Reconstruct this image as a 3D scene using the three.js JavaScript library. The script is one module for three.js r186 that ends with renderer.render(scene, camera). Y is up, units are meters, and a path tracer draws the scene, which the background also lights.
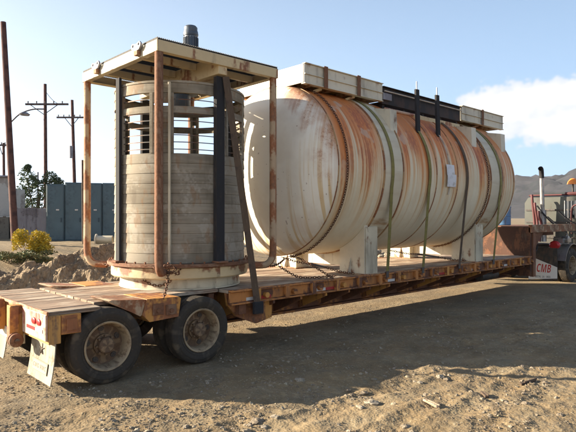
import * as THREE from 'three';
import { mergeGeometries, mergeVertices, toCreasedNormals } from 'three/addons/utils/BufferGeometryUtils.js';
import { createNoise2D, createNoise3D } from 'simplex-noise';

// ------------------------------------------------------------------ camera, sky, sun, exposure
const scene = new THREE.Scene();
const CAMY = 2.09, YAW = 46.7 * Math.PI / 180;          // trailer runs along +x, its near side faces +z
const FW = new THREE.Vector3(Math.cos(YAW), 0, -Math.sin(YAW)), RT = new THREE.Vector3(Math.sin(YAW), 0, Math.cos(YAW));
const camera = new THREE.PerspectiveCamera(42.88, 4 / 3, 0.1, 9000);
camera.position.set(0, CAMY, 0);
camera.lookAt(FW.x * 10, CAMY + 0.018, FW.z * 10);
const renderer = new THREE.WebGLRenderer({ antialias: true });
renderer.setSize(1024, 768);
renderer.toneMapping = THREE.LinearToneMapping;
renderer.toneMappingExposure = 3.35;
renderer.shadowMap.enabled = true;

const SUN_AZ = new THREE.Vector2(-0.68, -0.733).normalize(), SUN_EL = 17.5 * Math.PI / 180;
const SUN = new THREE.Vector3(SUN_AZ.x * Math.cos(SUN_EL), Math.sin(SUN_EL), SUN_AZ.y * Math.cos(SUN_EL));
const sun = new THREE.DirectionalLight(new THREE.Color().setRGB(1, 0.86, 0.67), 5);
sun.position.set(9 + SUN.x * 60, SUN.y * 60, -8 + SUN.z * 60); sun.target.position.set(9, 0, -8);
sun.castShadow = true; sun.shadow.mapSize.set(4096, 4096); sun.shadow.radius = 1.2;
Object.assign(sun.shadow.camera, { left: -25, right: 25, top: 20, bottom: -20, near: 1, far: 140 });
scene.add(sun, sun.target);

// ------------------------------------------------------------------ noise
function rng(seed) { let a = seed >>> 0; return () => { a |= 0; a = a + 0x6D2B79F5 | 0; let t = Math.imul(a ^ a >>> 15, 1 | a); t = t + Math.imul(t ^ t >>> 7, 61 | t) ^ t; return ((t ^ t >>> 14) >>> 0) / 4294967296; }; }
const rnd = rng(77);
const n2 = createNoise2D(rng(5)), n3 = createNoise3D(rng(9));
const clamp = (x, a = 0, b = 1) => Math.min(b, Math.max(a, x));
const sst = (a, b, x) => { const t = clamp((x - a) / (b - a)); return t * t * (3 - 2 * t); };
const lerp = (a, b, t) => a + (b - a) * t;
const mix3 = (a, b, t) => [lerp(a[0], b[0], t), lerp(a[1], b[1], t), lerp(a[2], b[2], t)];
function f2(x, y, o = 4) { let s = 0, a = 0.5, f = 1; for (let i = 0; i < o; i++) { s += a * n2(x * f + i * 17.3, y * f - i * 9.1); a *= 0.5; f *= 2.03; } return s; }
function hash(i, j, s) { let h = Math.imul(i, 374761393) + Math.imul(j, 668265263) + Math.imul(s, 1442695041) | 0; h = Math.imul(h ^ h >>> 13, 1274126177); return ((h ^ h >>> 16) >>> 0) / 4294967296; }
function vn(u, v, fx, fy, s) {             // periodic value noise on the unit square
  const x = u * fx, y = v * fy, i = Math.floor(x), j = Math.floor(y), a = x - i, b = y - j;
  const i0 = ((i % fx) + fx) % fx, i1 = (i0 + 1) % fx, j0 = ((j % fy) + fy) % fy, j1 = (j0 + 1) % fy;
  const p = a * a * (3 - 2 * a), q = b * b * (3 - 2 * b);
  return lerp(lerp(hash(i0, j0, s), hash(i1, j0, s), p), lerp(hash(i0, j1, s), hash(i1, j1, s), p), q);
}
function pf(u, v, fx, fy, s, o = 4) { let r = 0, a = 0.5, t = 0; for (let k = 0; k < o; k++) { r += a * vn(u, v, fx, fy, s + k); t += a; a *= 0.5; fx *= 2; fy *= 2; } return r / t; }

// sky: air and clouds; glow warmed and unseen clouds added to neutralise blue ambient
{
  const W = 2048, H = 1024, data = new Float32Array(W * H * 4);
  const f0 = Math.atan2(FW.z, FW.x), D = Math.PI / 180;
  const pxaz = p => Math.atan((p - 288) / 550), pxel = (p, y) => Math.atan((217 - y) / 550 * Math.cos(pxaz(p)));
  // cumulus heaps above the hills ahead to the right: [px, py, rx, ry] as directions
  const heaps = [];
  for (const [p, y, rx, ry, w] of [[477, 107, 22, 19, 1], [503, 104, 28, 20, 1], [533, 98, 28, 16, 1], [563, 92, 28, 13, 1], [600, 88, 30, 14, 1], [640, 92, 40, 24, 1], [506, 128, 36, 20, .6], [548, 131, 24, 15, 1], [573, 125, 26, 17, 1], [604, 122, 36, 20, 1], [650, 130, 46, 20, .8]])
    heaps.push([pxaz(p), pxel(p, y), rx / 550 * .9, ry / 550 * .9, w]);
  const hr = rng(4);
  for (let k = 0; k < 44; k++) { const az = (40 + hr() * 250) * D, e = (6 + hr() * 14) * D; for (let q = 0; q < 4; q++) heaps.push([az + (hr() - .5) * .16, e + (hr() - .5) * .05, .05 + hr() * .05, .02 + hr() * .025, .9]); }  // unseen clouds outside the view, added in number to whiten the fill light
  for (let j = 0; j < H; j++) for (let i = 0; i < W; i++) {
    const el = ((j + .5) / H - .5) * Math.PI, az = ((i + .5) / W - .5) * 2 * Math.PI;
    const d = new THREE.Vector3(Math.cos(el) * Math.cos(az), Math.sin(el), Math.cos(el) * Math.sin(az));
    const g = Math.acos(clamp(d.dot(SUN), -1, 1)) / D, e = Math.max(el, 0) / D;
    let c = mix3([.13, .205, .38], [.47, .715, 1.03], Math.exp(-((e / 29) ** 2)));
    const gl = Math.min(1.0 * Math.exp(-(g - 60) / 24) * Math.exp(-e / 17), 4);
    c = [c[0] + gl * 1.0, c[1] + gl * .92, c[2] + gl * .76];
    let ra = az - f0; while (ra < -Math.PI) ra += 2 * Math.PI; while (ra > Math.PI) ra -= 2 * Math.PI;
    if (el > 0 && el < .5) {
      let dn = 0; if (el < .36) for (const [a, b, rx, ry, w] of heaps) { let da = ra - a; if (da > Math.PI) da -= 2 * Math.PI; if (da < -Math.PI) da += 2 * Math.PI; const q = (da / rx) ** 2 + ((el - b) / ry) ** 2; if (q < 4) dn += w * Math.exp(-q * 1.3); }
      const nz = dn > .03 ? f2(ra * 30, el * 40, 5) * .85 + f2(ra * 95 + 5, el * 120, 4) * .32 : 0;
      const cov = sst(.36, .56, Math.min(dn, 1.15) + nz * .55);
      const thick = sst(.45, 1.3, dn + nz * .5);
      const cc = mix3([.84, .88, .96], [1.08, 1.05, 1.0], thick);
      c = mix3(c, cc, cov * .93);
    }
    const k = (j * W + i) * 4, E = 1 / 3.2; data[k] = c[0] * E; data[k + 1] = c[1] * E; data[k + 2] = c[2] * E; data[k + 3] = 1;
  }
  const t = new THREE.DataTexture(data, W, H, THREE.RGBAFormat, THREE.FloatType);
  t.mapping = THREE.EquirectangularReflectionMapping; t.magFilter = t.minFilter = THREE.LinearFilter; t.needsUpdate = true;
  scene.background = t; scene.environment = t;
}

// ------------------------------------------------------------------ textures and materials
const s8 = x => { x = clamp(x); return Math.round(255 * (x <= .0031308 ? 12.92 * x : 1.055 * x ** (1 / 2.4) - .055)); };
function ctex(W, H, tw, th, fn) {            // colour texture; tw x th metres per tile
  const d = new Uint8Array(W * H * 4);
  for (let j = 0; j < H; j++) for (let i = 0; i < W; i++) { const c = fn((i + .5) / W, (j + .5) / H), k = (j * W + i) * 4; d[k] = s8(c[0]); d[k + 1] = s8(c[1]); d[k + 2] = s8(c[2]); d[k + 3] = 255; }
  const t = new THREE.DataTexture(d, W, H); t.colorSpace = THREE.SRGBColorSpace; t.wrapS = t.wrapT = THREE.RepeatWrapping; t.magFilter = THREE.LinearFilter; t.minFilter = THREE.LinearMipmapLinearFilter; t.generateMipmaps = true; t.repeat.set(1 / tw, 1 / th); t.needsUpdate = true; return t;
}
function btex(W, H, tw, th, fn) {
  const d = new Uint8Array(W * H * 4);
  for (let j = 0; j < H; j++) for (let i = 0; i < W; i++) { const c = Math.round(255 * clamp(fn((i + .5) / W, (j + .5) / H))), k = (j * W + i) * 4; d[k] = d[k + 1] = d[k + 2] = c; d[k + 3] = 255; }
  const t = new THREE.DataTexture(d, W, H); t.wrapS = t.wrapT = THREE.RepeatWrapping; t.magFilter = THREE.LinearFilter; t.repeat.set(1 / tw, 1 / th); t.needsUpdate = true; return t;
}
const MS = o => new THREE.MeshStandardMaterial({ roughness: .8, metalness: 0, ...o, side: THREE.DoubleSide });
const grit = btex(256, 256, .5, .5, (u, v) => pf(u, v, 16, 16, 3, 4));
// paint with patches of rust: base colour, rust colour, share of rust
function rusty(base, rust, amount, seed, tile = 1.6, dirt = [.16, .12, .08], streak = 2) {
  const S = tile >= 1.1 ? 384 : 192;
  return ctex(S, S, tile, tile, (u, v) => {
    const a = pf(u, v, 4, 4, seed, 6), b = pf(u, v, 12 * streak, 5, seed + 20, 4), c = pf(u, v, 40, 40, seed + 40, 3), d = pf(u, v, 3, 3, seed + 60, 5);
    let r = sst(.62 - amount * .5, .74 - amount * .5, a * .62 + b * .26 + c * .12);
    let k = mix3(base, base.map(x => x * .82), sst(.4, .7, d));
    k = mix3(k, mix3(rust, rust.map(x => x * .6), sst(.35, .75, c * .5 + d * .5)), r);
    return mix3(k, dirt, .5 * sst(.52, .75, b * .5 + d * .5) + .12 * c);
  });
}
const CREAM = [.62, .49, .28], RUST = [.30, .115, .045], RUSTD = [.17, .07, .035];
const M = {
  cream: MS({ map: rusty(CREAM, RUST, .23, 11), roughness: .62, bumpMap: grit, bumpScale: .0015 }),
  creamClean: MS({ map: rusty([.66, .59, .43], RUST, .05, 12, 2.2), roughness: .55 }),
  white: MS({ map: rusty([.68, .62, .48], RUST, .07, 14, 2.0), roughness: .5 }),
  creamRust: MS({ map: rusty([.44, .32, .20], RUST, .36, 15, 1.1), roughness: .75, bumpMap: grit, bumpScale: .002 }),
  rust: MS({ map: rusty([.24, .14, .085], [.19, .082, .04], .5, 17, .9), roughness: .85, bumpMap: grit, bumpScale: .003 }),
  bulkhead: MS({ map: rusty([.15, .062, .03], [.07, .03, .018], .45, 18, 1.3), roughness: .9 }),
  rustDark: MS({ map: rusty([.25, .11, .055], RUSTD, .5, 19, .9), roughness: .9 }),
  yellow: MS({ map: rusty([.58, .27, .06], RUST, .34, 21, 1.3, [.10, .06, .04]), roughness: .7, bumpMap: grit, bumpScale: .002 }),
  yellowClean: MS({ map: rusty([.64, .34, .09], RUST, .16, 22, 1.3), roughness: .6 }),
  pinkish: MS({ map: rusty([.62, .42, .30], [.42, .10, .06], .22, 25, .9), roughness: .65 }),
  railRust: MS({ map: rusty([.52, .21, .055], RUSTD, .32, 27, 1.2, [.09, .05, .035]), roughness: .75, bumpMap: grit, bumpScale: .002 }),
  bandPlate: MS({ map: rusty([.70, .63, .47], [.48, .26, .10], .10, 26, 2.4, [.45, .33, .2]), roughness: .6 }),
  ringTan: MS({ map: rusty([.48, .29, .13], RUST, .3, 28, 1.2), roughness: .7 }),
  beam: MS({ map: rusty([.40, .16, .045], RUSTD, .42, 23, 1.3, [.07, .04, .03]), roughness: .8 }),
  black: MS({ map: rusty([.022, .022, .025], [.06, .04, .03], .15, 29, .8, [.03, .03, .03]), roughness: .92 }),
  steel: MS({ map: rusty([.10, .095, .09], RUSTD, .28, 31, .7), roughness: .6, metalness: .4 }),
  darkpanel: MS({ map: rusty([.016, .013, .014], [.05, .025, .018], .2, 33, 1.2, [.02, .02, .02]), roughness: .7 }),
  grating: MS({ color: 0x2a2723, roughness: .7, metalness: .4 }),
  chain: MS({ map: rusty([.12, .085, .06], RUSTD, .45, 35, .3), roughness: .65, metalness: .5 }),
  rubber: MS({ map: rusty([.036, .029, .021], [.10, .075, .045], .12, 37, .9, [.13, .10, .07], 1), roughness: .85, bumpMap: grit, bumpScale: .002 }),
  rim: MS({ map: rusty([.40, .30, .18], [.24, .15, .08], .16, 39, .6, [.16, .11, .07], 1), roughness: .75 }),
  hub: MS({ map: rusty([.25, .165, .09], [.15, .09, .05], .35, 41, .4, [.10, .07, .045], 1), roughness: .8 }),
  flap: MS({ map: rusty([.34, .31, .24], [.25, .20, .13], .24, 43, .8, [.22, .17, .11]), roughness: .8 }),
  strapGreen: MS({ map: rusty([.23, .20, .055], [.13, .105, .04], .25, 45, .5), roughness: .85 }),
  strapBrown: MS({ map: rusty([.10, .065, .04], [.06, .04, .03], .3, 47, .5), roughness: .85 }),
  strapWhite: MS({ map: rusty([.55, .48, .40], [.4, .28, .2], .2, 49, .5), roughness: .85 }),
  paper: MS({ map: rusty([.72, .72, .74], [.6, .58, .55], .1, 51, .4, [.5, .5, .5]), roughness: .8 }),
  red: MS({ color: new THREE.Color().setRGB(.50, .03, .03), roughness: .3 }),
  tapeRed: MS({ color: new THREE.Color().setRGB(.36, .03, .03), roughness: .4 }),
  tapeWhite: MS({ color: new THREE.Color().setRGB(.62, .6, .56), roughness: .4 }),
  motor: MS({ map: rusty([.085, .11, .14], [.16, .15, .14], .18, 53, .5), roughness: .45, metalness: .3 }),
  silver: MS({ map: rusty([.45, .45, .45], [.3, .25, .2], .1, 55, .5), roughness: .35, metalness: .7 }),
  teal: MS({ map: rusty([.08, .135, .16], [.075, .125, .15], .2, 57, 2.5, [.085, .13, .15]), roughness: .6 }),
  tealDark: MS({ color: new THREE.Color().setRGB(.04, .07, .09), roughness: .6 }),
  galv: MS({ map: rusty([.30, .30, .33], [.20, .19, .21], .3, 59, 2, [.2, .18, .18], 3), roughness: .6, metalness: .2 }),
  stucco: MS({ map: rusty([.46, .45, .42], [.34, .31, .28], .15, 61, 3), roughness: .9 }),
  stuccoLow: MS({ map: rusty([.20, .17, .13], [.13, .1, .08], .25, 63, 2), roughness: .9 }),
  pole: MS({ map: rusty([.115, .055, .045], [.06, .03, .028], .3, 65, .8, [.05, .03, .03], 6), roughness: .9 }),
  poleGrey: MS({ map: rusty([.12, .09, .085], [.07, .05, .05], .3, 67, .8, [.06, .05, .05], 6), roughness: .9 }),
  truck: MS({ map: rusty([.055, .062, .052], [.045, .042, .036], .2, 69, 2), roughness: .4 }),
  truckDark: MS({ map: rusty([.04, .036, .034], [.09, .06, .045], .25, 71, 1), roughness: .6 }),
  glass: new THREE.MeshPhysicalMaterial({ color: 0x10151a, roughness: .05, metalness: 0, side: THREE.DoubleSide }),
  blue: MS({ map: rusty([.10, .25, .46], [.06, .14, .26], .2, 73, .7, [.2, .22, .25]), roughness: .55 }),
  orange: MS({ color: new THREE.Color().setRGB(.75, .22, .03), roughness: .35 }),
  redHose: MS({ color: new THREE.Color().setRGB(.085, .018, .018), roughness: .6 }),
  leaf: [[.055, .085, .030], [.075, .11, .035], [.04, .06, .025]].map(c => new THREE.MeshPhysicalMaterial({ color: new THREE.Color().setRGB(...c), roughness: .7, transmission: .25, thickness: 0, side: THREE.DoubleSide })),
  leafYellow: [[.62, .44, .02], [.50, .37, .02], [.30, .27, .03]].map(c => new THREE.MeshPhysicalMaterial({ color: new THREE.Color().setRGB(...c), roughness: .8, transmission: .2, thickness: 0, side: THREE.DoubleSide })),
  sage: MS({ color: new THREE.Color().setRGB(.16, .14, .05), roughness: .9 }),
  bark: MS({ map: rusty([.11, .075, .05], [.07, .045, .03], .3, 75, .5, [.05, .04, .03], 4), roughness: .95 }),
  rock: [[.31, .255, .18], [.25, .20, .14], [.37, .315, .235]].map((c, i) => MS({ map: rusty(c, c.map(x => x * .7), .3, 80 + i * 3, .4, c.map(x => x * .6), 1), roughness: .95 })),
};
// weathered bands of the slatted drum: three tones, grain runs round the drum
M.band = [0, 1, 2, 3].map(i => MS({
  map: ctex(512, 448, 3.3, 2.9, (u, v) => {       // stains run down over several bands
    const g = pf(u, v, 8, 150, 90 + i, 3), a = pf(u, v, 7, 6, 95, 5), c = pf(u, v, 110, 90, 99, 2), s = pf(u, v, 34, 5, 101, 5), l = pf(u, v, 12, 9, 104, 5);
    let k = mix3([.30, .265, .205], [.205, .178, .132], sst(.35, .66, g * .3 + a * .7));
    k = mix3(k, [.37, .34, .28], .65 * sst(.54, .68, l * .7 + c * .3)); k = mix3(k, [.12, .098, .07], .5 * sst(.54, .72, s * .55 + a * .45)); k = mix3(k, [.24, .14, .07], .5 * sst(.62, .72, pf(u, v, 30, 10, 107, 4)));
    return k.map(x => x * [1, .93, 1.06, .97][i]);
  }), roughness: .9, bumpMap: btex(256, 256, 1.1, .25, (u, v) => pf(u, v, 6, 60, 90 + i, 4) * .7 + .3 * pf(u, v, 60, 60, 70, 2)), bumpScale: .0018 }));
M.plank = [0, 1, 2].map(i => MS({
  map: ctex(512, 256, 2.4, .5, (u, v) => {
    const g = pf(u, v, 5, 50, 120 + i, 5), a = pf(u, v, 6, 3, 125 + i, 5), c = pf(u, v, 60, 60, 129 + i, 2);
    let k = mix3([.36, .255, .175], [.20, .135, .09], sst(.35, .65, g)); k = mix3(k, [.47, .39, .29], .8 * sst(.48, .7, a)); k = mix3(k, [.08, .055, .04], .8 * sst(.62, .75, g * .5 + c * .5));
    return k.map(x => x * [1, .84, 1.1][i]);
  }), roughness: .92, bumpMap: btex(256, 256, 1.2, .3, (u, v) => pf(u, v, 5, 50, 120 + i, 4)), bumpScale: .005 }));
// ground: pale tan road dirt with gravel of every size
M.dirt = MS({
  map: ctex(768, 768, 3.7, 3.7, (u, v) => {
    const a = pf(u, v, 3, 3, 200, 6), b = pf(u, v, 60, 60, 210, 3), c = pf(u, v, 200, 200, 220, 2), d = pf(u, v, 9, 9, 230, 4);
    let k = mix3([.255, .187, .102], [.205, .147, .077], sst(.35, .65, a));
    k = mix3(k, [.295, .225, .125], .6 * sst(.5, .72, b * .6 + d * .4)); k = mix3(k, [.10, .073, .048], .75 * sst(.56, .74, c * .6 + d * .4)); k = mix3(k, [.42, .35, .22], .6 * sst(.68, .80, c)); return k;
  }), roughness: 1, bumpMap: btex(768, 768, 3.7, 3.7, (u, v) => .5 * pf(u, v, 60, 60, 210, 3) + .5 * pf(u, v, 200, 200, 220, 2)), bumpScale: .013 });
M.mound = MS({
  map: ctex(512, 512, 2.3, 2.3, (u, v) => {
    const a = pf(u, v, 4, 4, 240, 6), b = pf(u, v, 70, 70, 250, 3);
    let k = mix3([.225, .165, .10], [.155, .112, .068], sst(.35, .65, a)); k = mix3(k, [.31, .24, .155], .7 * sst(.55, .75, b)); return mix3(k, [.06, .04, .03], .6 * sst(.6, .8, 1 - b)); }),
  roughness: 1, bumpMap: btex(512, 512, 2.3, 2.3, (u, v) => pf(u, v, 40, 40, 250, 4)), bumpScale: .05 });
M.hill = MS({
  map: ctex(1024, 512, 900, 450, (u, v) => { const a = pf(u, v, 8, 8, 260, 6), b = pf(u, v, 90, 60, 270, 3); let k = mix3([.034, .031, .033], [.022, .022, .025], sst(.35, .65, a)); return mix3(k, [.010, .014, .013], .85 * sst(.52, .66, b * .6 + a * .4)); }), roughness: 1 });

// ------------------------------------------------------------------ geometry helpers (world coordinates, uv in metres)
const V = (x, y, z) => new THREE.Vector3(x, y, z);
function boxUV(g) {                           // uv in metres from the face's own direction
  if (g.index) g = g.toNonIndexed(); const p = g.attributes.position, n = p.count, uv = new Float32Array(n * 2);
  const a = V(), b = V(), c = V();
  for (let i = 0; i < n; i += 3) {
    a.fromBufferAttribute(p, i); b.fromBufferAttribute(p, i + 1); c.fromBufferAttribute(p, i + 2);
    const q = b.clone().sub(a).cross(c.clone().sub(a)), X = Math.abs(q.x), Y = Math.abs(q.y), Z = Math.abs(q.z);
    [a, b, c].forEach((w, k) => { const o = (i + k) * 2; if (Y >= X && Y >= Z) { uv[o] = w.x; uv[o + 1] = w.z; } else if (X >= Z) { uv[o] = w.z; uv[o + 1] = w.y; } else { uv[o] = w.x; uv[o + 1] = w.y; } });
  }
  g.setAttribute('uv', new THREE.BufferAttribute(uv, 2)); return g;
}
function cbox(w, h, d, b = .006) {            // chamfered box, 44 triangles, centred
  const pos = [], X = w / 2, Y = h / 2, Z = d / 2; b = Math.min(b, X * .45, Y * .45, Z * .45);
  const vx = (s, t, u) => [s * X, t * (Y - b), u * (Z - b)], vy = (s, t, u) => [s * (X - b), t * Y, u * (Z - b)], vz = (s, t, u) => [s * (X - b), t * (Y - b), u * Z];
  const tri = (A, B, C) => { const n = V(B[0] - A[0], B[1] - A[1], B[2] - A[2]).cross(V(C[0] - A[0], C[1] - A[1], C[2] - A[2])); const m = V(A[0] + B[0] + C[0], A[1] + B[1] + C[1], A[2] + B[2] + C[2]); if (n.dot(m) < 0) pos.push(...A, ...C, ...B); else pos.push(...A, ...B, ...C); };
  const quad = (A, B, C, D) => { tri(A, B, C); tri(A, C, D); };
  for (const s of [-1, 1]) {
    quad(vx(s, -1, -1), vx(s, 1, -1), vx(s, 1, 1), vx(s, -1, 1)); quad(vy(-1, s, -1), vy(1, s, -1), vy(1, s, 1), vy(-1, s, 1)); quad(vz(-1, -1, s), vz(1, -1, s), vz(1, 1, s), vz(-1, 1, s));
    for (const t of [-1, 1]) {
      quad(vx(s, t, -1), vx(s, t, 1), vy(s, t, 1), vy(s, t, -1)); quad(vx(s, -1, t), vx(s, 1, t), vz(s, 1, t), vz(s, -1, t)); quad(vy(-1, s, t), vy(1, s, t), vz(1, s, t), vz(-1, s, t));
      for (const u of [-1, 1]) tri(vx(s, t, u), vy(s, t, u), vz(s, t, u));
    }
  }
  const g = new THREE.BufferGeometry(); g.setAttribute('position', new THREE.Float32BufferAttribute(pos, 3)); g.computeVertexNormals(); return g;
}
const bx = (x0, x1, y0, y1, z0, z1, b) => boxUV(cbox(x1 - x0, y1 - y0, z1 - z0, b).translate((x0 + x1) / 2, (y0 + y1) / 2, (z0 + z1) / 2));
function orient(g, p, q, up = V(0, 1, 0)) {   // local z along p->q, local y near up
  const d = q.clone().sub(p).normalize(); if (Math.abs(d.dot(up)) > .99) up = V(1, 0, 0);
  const x = up.clone().cross(d).normalize(), y = d.clone().cross(x);
  return g.applyMatrix4(new THREE.Matrix4().makeBasis(x, y, d).setPosition(p.clone().add(q).multiplyScalar(.5)));
}
const bar = (p, q, w, h, up, b = .004) => boxUV(orient(cbox(w, h, p.distanceTo(q), b), p, q, up));
const rod = (p, q, r, r2 = r, seg = 10) => metreUV(orient(new THREE.CylinderGeometry(r2, r, p.distanceTo(q), seg, 1).rotateX(Math.PI / 2), p, q), p.distanceTo(q), 2 * Math.PI * r);
function metreUV(g, lu, lv) { if (g.index) g = g.toNonIndexed(); const u = g.attributes.uv; for (let i = 0; i < u.count; i++) u.setXY(i, u.getX(i) * lv, u.getY(i) * lu); return g; }
function tube(pts, r, n = 24, seg = 8, tension = .5) { const c = new THREE.CatmullRomCurve3(pts, false, 'catmullrom', tension); const g = new THREE.TubeGeometry(c, n, r, seg, false).toNonIndexed(), u = g.attributes.uv, L = c.getLength(); for (let i = 0; i < u.count; i++) u.setXY(i, u.getY(i) * 2 * Math.PI * r, u.getX(i) * L); return g; }
function lathe(prof, seg = 64, a0 = 0, al = Math.PI * 2, crease = .5) {   // about +y; uv = (arc, profile) metres
  const g = new THREE.LatheGeometry(prof.map(p => new THREE.Vector2(p[0], p[1])), seg, a0, al); const R = Math.max(...prof.map(p => p[0])); let L = 0; for (let i = 1; i < prof.length; i++) L += Math.hypot(prof[i][0] - prof[i - 1][0], prof[i][1] - prof[i - 1][1]);
  const u = g.attributes.uv; for (let i = 0; i < u.count; i++) u.setXY(i, u.getX(i) * R * al, u.getY(i) * L);
  return crease ? toCreasedNormals(g, crease) : g.toNonIndexed();
}
function prism(pts, a0, a1, axis = 'z', holes = []) {   // closed outline in (x,y) pushed along z from a0 to a1; axis 'x': outline is (z,y), 'y': outline is (x,z)
  const s = new THREE.Shape(pts.map(p => new THREE.Vector2(p[0], p[1])));
  for (const [hx, hy, hr] of holes) s.holes.push(new THREE.Path().absarc(hx, hy, hr, 0, Math.PI * 2, true));
  const g = new THREE.ExtrudeGeometry(s, { depth: a1 - a0, bevelEnabled: false, curveSegments: 10 }); g.translate(0, 0, a0);
  if (axis === 'x') g.applyMatrix4(new THREE.Matrix4().set(0, 0, 1, 0, 0, 1, 0, 0, 1, 0, 0, 0, 0, 0, 0, 1));
  if (axis === 'y') g.applyMatrix4(new THREE.Matrix4().set(1, 0, 0, 0, 0, 0, 1, 0, 0, 1, 0, 0, 0, 0, 0, 1));
  if (axis !== 'z') { const p = g.attributes.position; for (let i = 0; i < p.count; i += 3) for (let k = 0; k < 3; k++) { const t = p.array[(i + 1) * 3 + k]; p.array[(i + 1) * 3 + k] = p.array[(i + 2) * 3 + k]; p.array[(i + 2) * 3 + k] = t; } g.computeVertexNormals(); }
  return boxUV(g);
}
const merge = a => Array.isArray(a) ? (a.length > 1 ? mergeGeometries(a.map(g => { g = g.index ? g.toNonIndexed() : g; for (const k of Object.keys(g.attributes)) if (!['position', 'normal', 'uv'].includes(k)) g.deleteAttribute(k); return g; })) : a[0]) : a;
const used = {};
const numbered = n => { const k = used[n] = (used[n] ?? -1) + 1; return k ? `${n}_${String(k).padStart(3, '0')}` : n; };
function thing(name, label, category, base = [0, 0, 0], group) {
  const o = new THREE.Group(); o.name = numbered(name); o.position.set(...base); o.userData = { label, category }; if (group) o.userData.group = group; scene.add(o); return o;
}
function root(o) { while (o.parent && o.parent !== scene) o = o.parent; return o; }
function part(parent, name, geo, mat, label) {      // geometry in world coordinates; parent chain carries only the thing's base
  const r = root(parent); const g = merge(geo).clone().translate(-r.position.x, -r.position.y, -r.position.z);
  const m = new THREE.Mesh(g, mat); m.name = name; m.castShadow = m.receiveShadow = true; if (label) m.userData.label = label; parent.add(m); return m;
}
function solo(name, geo, mat, label, category, group, kind) {
  let g = merge(geo); g.computeBoundingBox(); const b = g.boundingBox, c = V((b.min.x + b.max.x) / 2, b.min.y, (b.min.z + b.max.z) / 2);
  g = g.clone().translate(-c.x, -c.y, -c.z); const m = new THREE.Mesh(g, mat); m.position.copy(c); m.name = numbered(name); m.castShadow = m.receiveShadow = true;
  m.userData = kind ? { kind, label } : { label, category }; if (category) m.userData.category = category; if (group) m.userData.group = group; scene.add(m); return m;
}
const ray = (px, py) => { const r = (px - 288) / 550, u = (217 - py) / 550; return V(FW.x + RT.x * r, u, FW.z + RT.z * r); };
const at = (px, py, d) => { const v = ray(px, py); return V(v.x * d, CAMY + v.y * d, v.z * d); };   // photo measurement -> a point in the place, d metres ahead

// ------------------------------------------------------------------ ground
const mounds = [[5.9, -13.1, 1.5, 1.0, .62], [7.6, -14.2, 1.7, 1.2, .95], [4.6, -13.6, 1.5, .8, .42], [6.5, -11.9, 1.3, .6, .30], [9.6, -14.0, 2.0, 1.3, .8], [3.0, -14.0, 1.6, .8, .3], [5.4, -12.0, 1.3, .5, .26]];
function rise(x, z) { return 1.02 * sst(-10.4, -22, z) * (1 - sst(13, 24, x)); }
function G(x, z) {
  const far = Math.hypot(x, z);
  let h = rise(x, z);
  const onroad = sst(-10.2, -9.4, z);
  if (far < 80) {
    h += f2(x * .35, z * .5, 3) * .05 * (1 - onroad * .7) + f2(x * 1.6, z * 2.2, 3) * .022 + f2(x * 6, z * 7, 3) * .009;
    for (const [z0, a, f, p] of [[-4.55, .16, .32, 0], [-4.22, .16, .32, .1], [-3.45, .22, .27, 1.2], [-3.10, .22, .27, 1.3], [-2.5, .1, .4, 2]]) { const q = (z - z0 - a * Math.sin(x * f + p)) / .13; if (q > -3 && q < 3) h += -.009 * Math.exp(-(q ** 4)) + .004 * Math.exp(-((Math.abs(q) - 1.35) ** 2) * 6) + .003 * Math.exp(-(q ** 4)) * Math.sin(x * 52 + (q > 0 ? 22 : -22) * q * .13); }
    const ed = sst(-5.6, -4.4, z); h += ed * f2(x * .9 + 3, z * .9, 3) * .035;
    h -= .018 * Math.exp(-((z + 5.3 + .12 * Math.sin(x * .4)) ** 2) / .05) + .016 * Math.exp(-((z + 4.7 + .1 * Math.sin(x * .5 + 1)) ** 2) / .04);   // wheel ruts
  } else h += f2(x * .01, z * .01, 3) * .5;
  const under = sst(-6.0, -6.4, z) * sst(-9.7, -9.3, z) * sst(1.8, 2.2, x) * sst(23, 22, x);
  return h * (1 - under * .75) - under * .004;
}
function axis(core0, core1, step, grow, end0, end1) {
  const a = []; for (let v = core0; v <= core1 + 1e-6; v += step) a.push(v);
  let s = step, v = core1; while (v < end1) { s *= grow; v += s; a.push(v); } s = step; v = core0; while (v > end0) { s *= grow; v -= s; a.unshift(v); } return a;
}
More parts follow.
